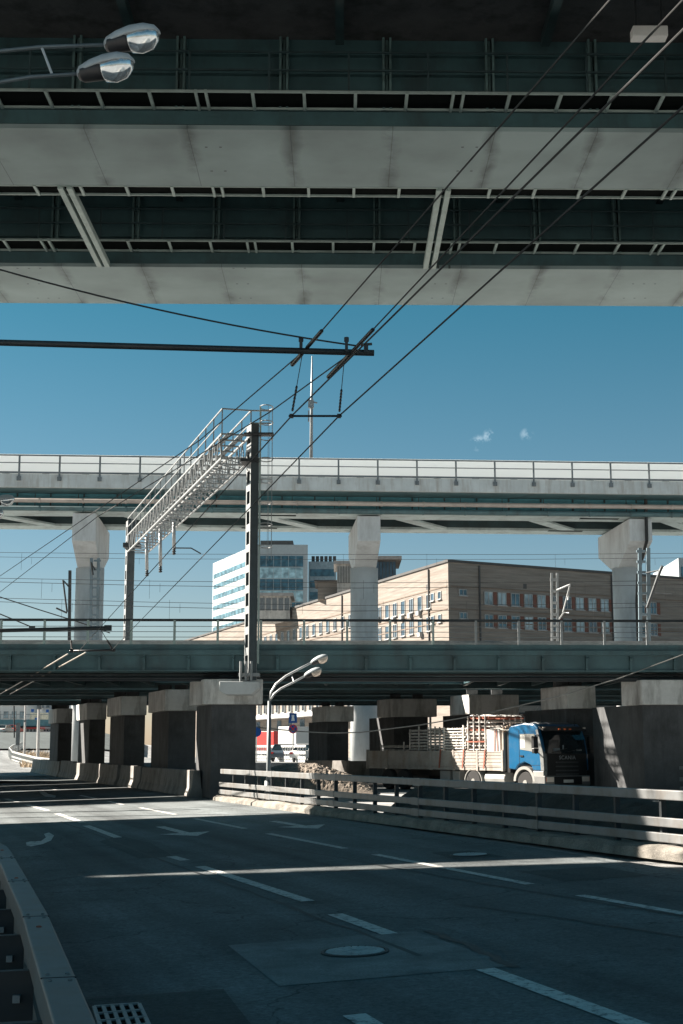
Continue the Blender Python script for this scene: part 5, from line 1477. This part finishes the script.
for r_, (za, zb2) in enumerate((rowA, rowB, rowC)):
    for k in range(14):
        d0 = dA + k * pitch
        if d0 + 1.7 > LR - .5: break
        if r_ < 2 or k < 7: win(fR, d0, d0 + pitch * .63, za, zb2, t, 2, rnd.choice([PANE, PB2, PB2, PANEB]))
        if r_ < 2: fR.slab(MB(), d0 + pitch * .63 + .11, d0 + pitch - .11, za, zb2, 0, .05).build('brick_panel', REDBR, t)
for (za, zb2) in ((rowA[0] + .3, rowA[1] + .1), (rowB[0] + .3, rowB[1] + .1)):
    d0 = facade_len(cb, eR, 459, 597); win(fR, d0, d0 + 1.1, zb2 - .75, zb2, t, 2, PANEB)
d0 = facade_len(cb, eR, 523, 577)
mb = MB(); fR.slab(mb, d0, d0 + .5, ztop - 2.6, ztop - 2.0, 0, .03); fL.slab(mb, 6, 6.6, ztop - 2.6, ztop - 2.0, 0, .03); fL.slab(mb, 26, 26.6, ztop - 3.4, ztop - 2.8, 0, .03)
mb.build('vent', ROOFD, t)
# left facade rows
zl_ = {0: (rowA[0] - .2, rowA[1]), 1: (rowB[0] - .2, rowB[1])}
dq = facade_len(cb, eL, 431, 598)
for r_ in (0, 1):
    za, zb2 = zl_[r_]
    for dd in (2.0, 4.1): win(fL, dd, dd + 1.0, zb2 - .95, zb2, t, 1)
    d0 = dq; k = 0
    while d0 < (92 if r_ == 0 else 26):
        win(fL, d0, d0 + 1.35, za, zb2, t, 1 if k % 2 else 2); d0 += 2.75 if k < 9 else 3.2; k += 1
mb = MB()
for k, (dd, z) in enumerate(((dq + 5.8, rowA[0] - .9), (dq + 8.6, rowA[0] - 1.0), (dq + 11.4, rowA[0] - .9), (dq + 3, rowA[0] - .8), (dq + 2.6, rowB[0] - .7), (dq + 17, rowA[0] - .3))):
    m2 = MB(); fL.slab(m2, dd, dd + .8, z, z + .55, .02, .45); m2.build('air_conditioner', FRAME, t)
for dd in (dA - .75, dA + 10 * pitch - .02 - pitch * .10, 44.5):
    m2 = MB(); fR.slab(m2, dd, dd + .16, zt, ztop - .2, .02, .2); m2.build('downpipe', ROOFD, t)
for dd in (5.6, 37.0): 
    m2 = MB(); fL.slab(m2, dd, dd + .16, zt, ztop - .2, .02, .2); m2.build('downpipe', ROOFD, t)
# lower floor seen under the bridge
zc = at(0, 712, fL.p(60, 0).y).z; zc1 = at(0, 700.5, fL.p(60, 0).y).z
d0 = facade_len(cb, eL, 352, 705)
for k in range(16): win(fL, d0 + k * 3.4, d0 + k * 3.4 + 1.3, zc, zc1 + .2, t, 1, PANE, .3)
mb = MB(); fL.slab(mb, d0 - 2, d0 + 56, zc - .9, zc - .35, 0, 2.4); mb.build('canopy', WHITEP, t)
for k in range(8): fL.slab(MB(), d0 + 3 + k * 6.0, d0 + 5.2 + k * 6.0, zt + .2, zc - 1.2, 0.005, .05).build('shopfront', PANE, t)
# roof pavilions stand on the same roof
def pavilion(px0, px1, ytop, ybase, Y, label, wall_m, band_m, over=.5):
    a = at(px0, ybase, Y); b = at(px1, ybase, Y); zt1_ = at(px0, ytop, Y).z
    tt = thing('rooftop_pavilion', V(((a.x + b.x) / 2, Y, a.z)), label, 'rooftop pavilion', 'pavilions on the brick roof')
    z0 = min(a.z, ztop) - 1.0
    MB().span(a.x, b.x, Y, Y + 9, z0, zt1_ - .5).build('wall', wall_m, tt)
    MB().span(a.x - over, b.x + over, Y - over, Y + 9 + over, zt1_ - .498, zt1_).build('roof', mat('pavilion_roof', (.30, .29, .28), .8), tt)
    n_ = 6
    for k in range(n_):
        x0_ = lerp(a.x, b.x, (k + .12) / n_); x1_ = lerp(a.x, b.x, (k + .88) / n_)
        MB().span(x0_, x1_, Y - .06, Y - .003, lerp(a.z, zt1_, .12), zt1_ - .8).build('window', band_m, tt)
    return tt
pavilion(253, 290, 593, 613, 222, 'grey pavilion low on the brick roof in front of the glass tower', CONC, GALVD)
pavilion(376, 396, 556.5, 582, 196, 'dark glazed rooftop pavilion with flat overhanging roof beside the middle column', CONCD, PANE, .8)
pavilion(337, 353, 561, 586, 206, 'pale rooftop pavilion just left of the middle column', CONC, mat('pav_window', (.20, .20, .19), .5), .5)
# a low link block under them
a = at(338, 590, 208); b = at(400, 590, 208)
t = thing('roof_plinth', V((a.x, 208, ztop - 1)), 'long low brick plinth carrying two rooftop pavilions', 'roof block')
MB().span(a.x - 3, b.x, 207, 216, at(338, 600, 208).z, at(338, 582.5, 208).z).build('wall', BRICKL, t)
MB().span(a.x - 3.5, b.x + .4, 206.6, 216.4, at(338, 582.5, 208).z + .002, at(338, 581, 208).z).build('coping', ROOFD, t)
# glass tower
YT = 380.0
ct = at(256, 544.6, YT); zt_top = ct.z
eT = V((1, .02, 0)).normalized()
wl_ = at(308, 548, YT * 1.006).x - ct.x
lend = at(213, 564.6, YT * 1.105)
eTL = V((lend.x - ct.x, lend.y - ct.y, 0)); LTL = eTL.length; eTL.normalize()
t = thing('glass_tower', V((ct.x, ct.y, 0)), 'white and glass office tower with ribbon windows behind the brick roof', 'building')
c0 = V((ct.x, ct.y, 0)); 
MB().prism([c0, c0 + eT * wl_, c0 + eT * wl_ + eTL * LTL, c0 + eTL * LTL], (0, 0, zt_top)).build('wall', TOWW, t)
fT = Facade(ct, eT, V((eT.y, -eT.x, 0))); nTL = V((-eTL.y, eTL.x, 0)); nTL = nTL if nTL.x < 0 else -nTL
fTL = Facade(ct, eTL, nTL)
fh = 23.2 * YT / F / 2 * 1.0
fh = (at(0, 556, YT).z - at(0, 579.2, YT).z) / 2
z = zt_top - (at(0, 544.6, YT).z - at(0, 556, YT).z)
k = 0
while z > 8 and k < 12:
    mb = MB(); fT.slab(mb, .8, wl_ - 1.2, z - fh * .92, z, 0, .12)
    o = mb.build('window_band', PANEB if k % 2 == 0 else glass_mat('sky_pane', (.26, .40, .45), .06), t)
    mb = MB()
    for q in range(7): d0 = .8 + (wl_ - 2) * q / 6; fT.slab(mb, d0 - .05, d0 + .05, z - fh * .92, z, .121, .18)
    mb.build('mullion', TOWW, o)
    mb = MB(); fTL.slab(mb, 2, LTL - 1, z - fh * .52, z - fh * .12, 0, .1); o = mb.build('window_band', MATS.setdefault('tower_pane', bpy.data.materials.get('tower_pane') or glass_mat('tower_pane', (.07, .13, .16), .2, .3)), t)
    z -= fh; k += 1
MB().span(ct.x + 1, ct.x + 10, ct.y + 4, ct.y + 16, zt_top + .002, zt_top + 1.7).build('plant_room', ROOFD, t)
# lower wing to the right
a = at(308.5, 561.5, YT * 1.02); b = at(336, 561.5, YT * 1.02)
t = thing('glass_office', V((a.x, a.y, 0)), 'lower dark blue glass office wing attached right of the white tower', 'building')
MB().span(a.x, b.x, a.y, a.y + 20, 0, a.z).build('wall', mat('wing_wall', (.20, .27, .31), .5), t)
fW = Facade(a, V((1, 0, 0)), V((0, -1, 0))); z = a.z - 2.2
for k in range(9):
    mb = MB(); fW.slab(mb, .4, b.x - a.x - .4, z - fh * .62, z, 0, .1); mb.build('window_band', PANEB, t); z -= fh
for k in range(6): MB().span(a.x + .8 + 1.2 * k, a.x + 1.7 + 1.2 * k, a.y + 2, a.y + 4, a.z + .002, a.z + 1.8).build('chimney', ROOFD, t)
# white block at right
a = at(653, 570, 262); b = at(679, 556, 240)
t = thing('white_office', V((a.x, 262, 0)), 'plain white block behind the brick roof at the picture edge', 'building')
p0 = V((at(653, 575, 262).x, 262, 0)); p1 = V((at(679, 575, 240).x, 240, 0)); p2 = p1 + V((20, 9, 0)); p3 = p0 + V((20, 9, 0))
MB().prism([p0, p1, p2, p3], (0, 0, at(679, 558, 240).z)).build('wall', TOWW, t)
d_ = (p2 - p1).normalized(); f_ = Facade(p1, d_, V((d_.y, -d_.x, 0))); z = at(679, 558, 240).z - 1.5
for k in range(5):
    mb = MB(); f_.slab(mb, .5, 20, z - 1.8, z, 0, .08); mb.build('window_band', PANEB, t); z -= 3.3

# far-left town seen under the decks
def block(x0p, x1p, ytop, Y, depth, label, m_, rows, cols, name='apartment_block'):
    a = at(x0p, ytop, Y); b = at(x1p, ytop, Y)
    t = thing(name, V(((a.x + b.x) / 2, Y, 3.5)), label, 'building')
    MB().span(a.x, b.x, Y, Y + depth, 2.5, a.z).build('wall', m_, t)
    MB().span(a.x - .3, b.x + .3, Y - .3, Y + depth + .3, a.z + .002, a.z + .35).build('roof', ROOFD, t)
    f_ = Facade(V((a.x, Y, 0)), V((1, 0, 0)), V((0, -1, 0))); W = b.x - a.x
    for r_ in range(rows):
        z = a.z - 1.0 - r_ * 3.0
        for q in range(cols):
            d0 = W * (q + .2) / cols; win(f_, d0, d0 + W / cols * .6, z - 1.6, z, t, 2, PB2)
    return t
block(-70, 27, 694, 330, 14, 'white apartment block glimpsed beyond the far road under the railway decks', WHITE, 3, 12)
block(29, 62, 697, 345, 14, 'pale grey apartment block right of the white one beyond the far road', mat('grey_render', (.55, .58, .60), .8), 3, 6)
a = at(30, 713, 300); b = at(60, 722, 300)
t = thing('billboard', V((a.x, 300, 4)), 'cream hoarding with small blue squares beyond the far road', 'hoarding')
MB().span(a.x, b.x, 300, 300.3, b.z, a.z).build('board', mat('cream', (.62, .58, .46), .8), t)
mb = MB()
for px, py in ((36, 719), (32.5, 710.5), (47.5, 711)): c = at(px, py, 299.8); mb.box(c, (.5, .06, .5) if py > 715 else (.6, .06, .6))
mb.build('blue_square', SIGNB, t)
mb = MB(); 
for x in (a.x + .5, b.x - .5): mb.bar(V((x, 300.5, 3.5)), V((x, 300.5, a.z)), .3)
mb.build('post', GALVD, t)
a = at(-60, 719.5, 280); b = at(52, 726, 280)
t = thing('footbridge', V((0, 280, 0)), 'far teal girder bridge low over the climbing road', 'bridge')
MB().span(a.x, b.x, 280, 284, b.z, a.z).build('girder', mat('far_teal', (.16, .30, .33), .6), t)
MB().span(a.x, b.x, 279.8, 284.2, b.z - .4, b.z - .002).build('soffit', DARKST, t)
for x in (a.x + 4, b.x + 2): MB().span(x, x + 1, 281, 283, 3, b.z - .402).build('pier', CONC, t)
mb = MB(); mb.bar((a.x, 279.9, a.z + 1), (b.x, 279.9, a.z + 1), .12)
x = a.x
while x < b.x: mb.bar((x, 279.9, a.z), (x, 279.9, a.z + 1), .08); x += 2
mb.build('railing', GALV, t)
# low kiosks and parked vans at the top of the far road
def kiosk(px0, px1, ytop, Y, label, m_, band):
    a = at(px0, ytop, Y); b = at(px1, ytop, Y); zg = ground_h(a.x, Y)
    t = thing('kiosk', V((a.x, Y, zg)), label, 'kiosk')
    MB().span(a.x, b.x, Y, Y + 3, zg - .3, a.z).build('wall', m_, t)
    MB().span(a.x - .2, b.x + .2, Y - .4, Y + 3.2, a.z + .002, a.z + .3).build('roof', band, t)
    n_ = 4
    for k in range(n_): MB().span(lerp(a.x, b.x, (k + .15) / n_), lerp(a.x, b.x, (k + .8) / n_), Y - .04, Y - .003, zg + .9, a.z - .5).build('window', PANE, t)
kiosk(-20, 12, 728, 255, 'pale pink kiosk at the far left beyond the junction', mat('pink_wall', (.60, .50, .47), .8), WHITE)
kiosk(26, 40, 729, 258, 'white kiosk with a red roof edge beyond the junction', WHITE, REDP)
kiosk(40.5, 52, 728.5, 262, 'pale grey kiosk beside the white one beyond the junction', MATS['grey_render'], WHITE)
car('white car on the climbing road at the far left edge', WHITE, gp(4, 235, .0), R(80))
car('red car on the climbing road beside the thin signboard', REDP, gp(13, 242, .0), R(80))
# poles at the junction
for px, y0_, Y, r_, lab in ((25, 699, 138, .09, 'slim pale pole in the dry grass of the far junction, left of the two'), (38.5, 703, 132, .12, 'thicker pale pole topped by a grey box in the dry grass of the far junction')):
    b = gp(px - .8, Y); tp = at(px + .6, y0_, Y)
    t = thing('street_pole', b, lab, 'pole', 'poles on the far junction')
    MB().tube([b, tp], r_, 8, rs=[r_ * 1.3, r_]).build('shaft', mat('pole_grey', (.52, .50, .48), .6), t)
    if r_ > .1: MB().box(at(39.5, 706, Y - .2), (.38, .3, .6)).build('box', GALVD, t)
    else: MB().box(at(25, 721, Y - .1), (.2, .2, .2)).build('box', GALVD, t)
b = gp(18, 150); t = thing('signboard', b, 'narrow grey upright board seen from behind at the far junction', 'sign')
c = at(18, 734, 150); MB().box(c, (.42, .08, 2.3)).build('board', GALVD, t); MB().tube([b, c], .06, 6).build('post', GALVD, t)
b = gp(13.5, 200); t = thing('street_pole', b, 'thin dark pole against the white apartment block at the far left', 'pole'); MB().tube([b, at(14, 706, 200)], .1, 6).build('shaft', DARKST, t)

# ------------------------------------------------------------------ sky, sun, camera
w = bpy.data.worlds.new('World'); sc.world = w; w.use_nodes = True
nt = w.node_tree; N = nt.nodes; L = nt.links
sky = N.new('ShaderNodeTexSky'); sky.sky_type = 'NISHITA'; sky.sun_disc = False
el = math.asin(SUN.z); az = math.atan2(SUN.x, SUN.y)
sky.sun_elevation = el; sky.sun_rotation = az
sky.air_density = 1.0; sky.dust_density = 0.4; sky.ozone_density = 2.0
bg = N['Background']; bg.inputs['Strength'].default_value = 0.055
tint = N.new('ShaderNodeMix'); tint.data_type = 'RGBA'; tint.blend_type = 'MULTIPLY'; tint.inputs['Factor'].default_value = 1

tcs = N.new('ShaderNodeTexCoord'); spz = N.new('ShaderNodeSeparateXYZ'); L.new(tcs.outputs['Generated'], spz.inputs['Vector'])
hz = N.new('ShaderNodeValToRGB'); hz.color_ramp.elements[0].position = 0.0; hz.color_ramp.elements[0].color = (.52, .45, .455, 1); hz.color_ramp.elements[1].position = .36; hz.color_ramp.elements[1].color = (.088, .375, .352, 1)
L.new(spz.outputs['Z'], hz.inputs['Fac']); L.new(hz.outputs['Color'], tint.inputs['B'])
L.new(sky.outputs['Color'], tint.inputs['A'])
# two small wisps of cloud
tc = N.new('ShaderNodeTexCoord'); prev = tint.outputs['Result']
nzc = N.new('ShaderNodeTexNoise'); nzc.inputs['Scale'].default_value = 70; nzc.inputs['Detail'].default_value = 8; nzc.inputs['Roughness'].default_value = .65
L.new(tc.outputs['Generated'], nzc.inputs['Vector'])
for (px, py, rad, amt) in ((478, 443, .0065, .38), (490, 436, .006, .34), (527, 435, .0055, .22)):
    d = ray(px, py).normalized()
    ds = N.new('ShaderNodeVectorMath'); ds.operation = 'DISTANCE'; ds.inputs[1].default_value = d; L.new(tc.outputs['Generated'], ds.inputs[0])
    mr = N.new('ShaderNodeMapRange'); mr.inputs['From Min'].default_value = 0; mr.inputs['From Max'].default_value = rad; mr.inputs['To Min'].default_value = 1; mr.inputs['To Max'].default_value = 0; L.new(ds.outputs['Value'], mr.inputs['Value'])
    n2 = N.new('ShaderNodeMapRange'); n2.inputs['From Min'].default_value = .50; n2.inputs['From Max'].default_value = .72; n2.inputs['To Max'].default_value = amt * 1.6; L.new(nzc.outputs['Fac'], n2.inputs['Value'])
    mu = N.new('ShaderNodeMath'); mu.operation = 'MULTIPLY'; mu.use_clamp = True; L.new(mr.outputs['Result'], mu.inputs[0]); L.new(n2.outputs['Result'], mu.inputs[1])
    mx = N.new('ShaderNodeMix'); mx.data_type = 'RGBA'; L.new(mu.outputs[0], mx.inputs['Factor']); L.new(prev, mx.inputs['A']); mx.inputs['B'].default_value = (9, 10, 10.5, 1)
    prev = mx.outputs['Result']
L.new(prev, bg.inputs['Color'])

sl_ = bpy.data.lights.new('sun', 'SUN'); sl_.energy = 5.0; sl_.angle = R(.5); sl_.color = (1.0, .90, .79)
so = bpy.data.objects.new('sun', sl_); COL.objects.link(so); so.rotation_euler = SUN.to_track_quat('Z', 'Y').to_euler(); so.location = (-40, 20, 60)

cam = bpy.data.cameras.new('camera'); cam.sensor_fit = 'VERTICAL'; cam.sensor_height = 36; cam.sensor_width = 24; cam.lens = F * 36 / 1024
cam.clip_start = .1; cam.clip_end = 8000
co = bpy.data.objects.new('camera', cam); COL.objects.link(co); co.location = (0, 0, EYE); co.rotation_euler = (math.pi / 2 + TILT, 0, 0)
sc.camera = co
sc.view_settings.view_transform = 'Standard'; sc.view_settings.look = 'None'; sc.view_settings.exposure = 1.98; sc.view_settings.gamma = 1
sc.cycles.max_bounces = 8; sc.cycles.diffuse_bounces = 5; sc.cycles.use_denoising = True
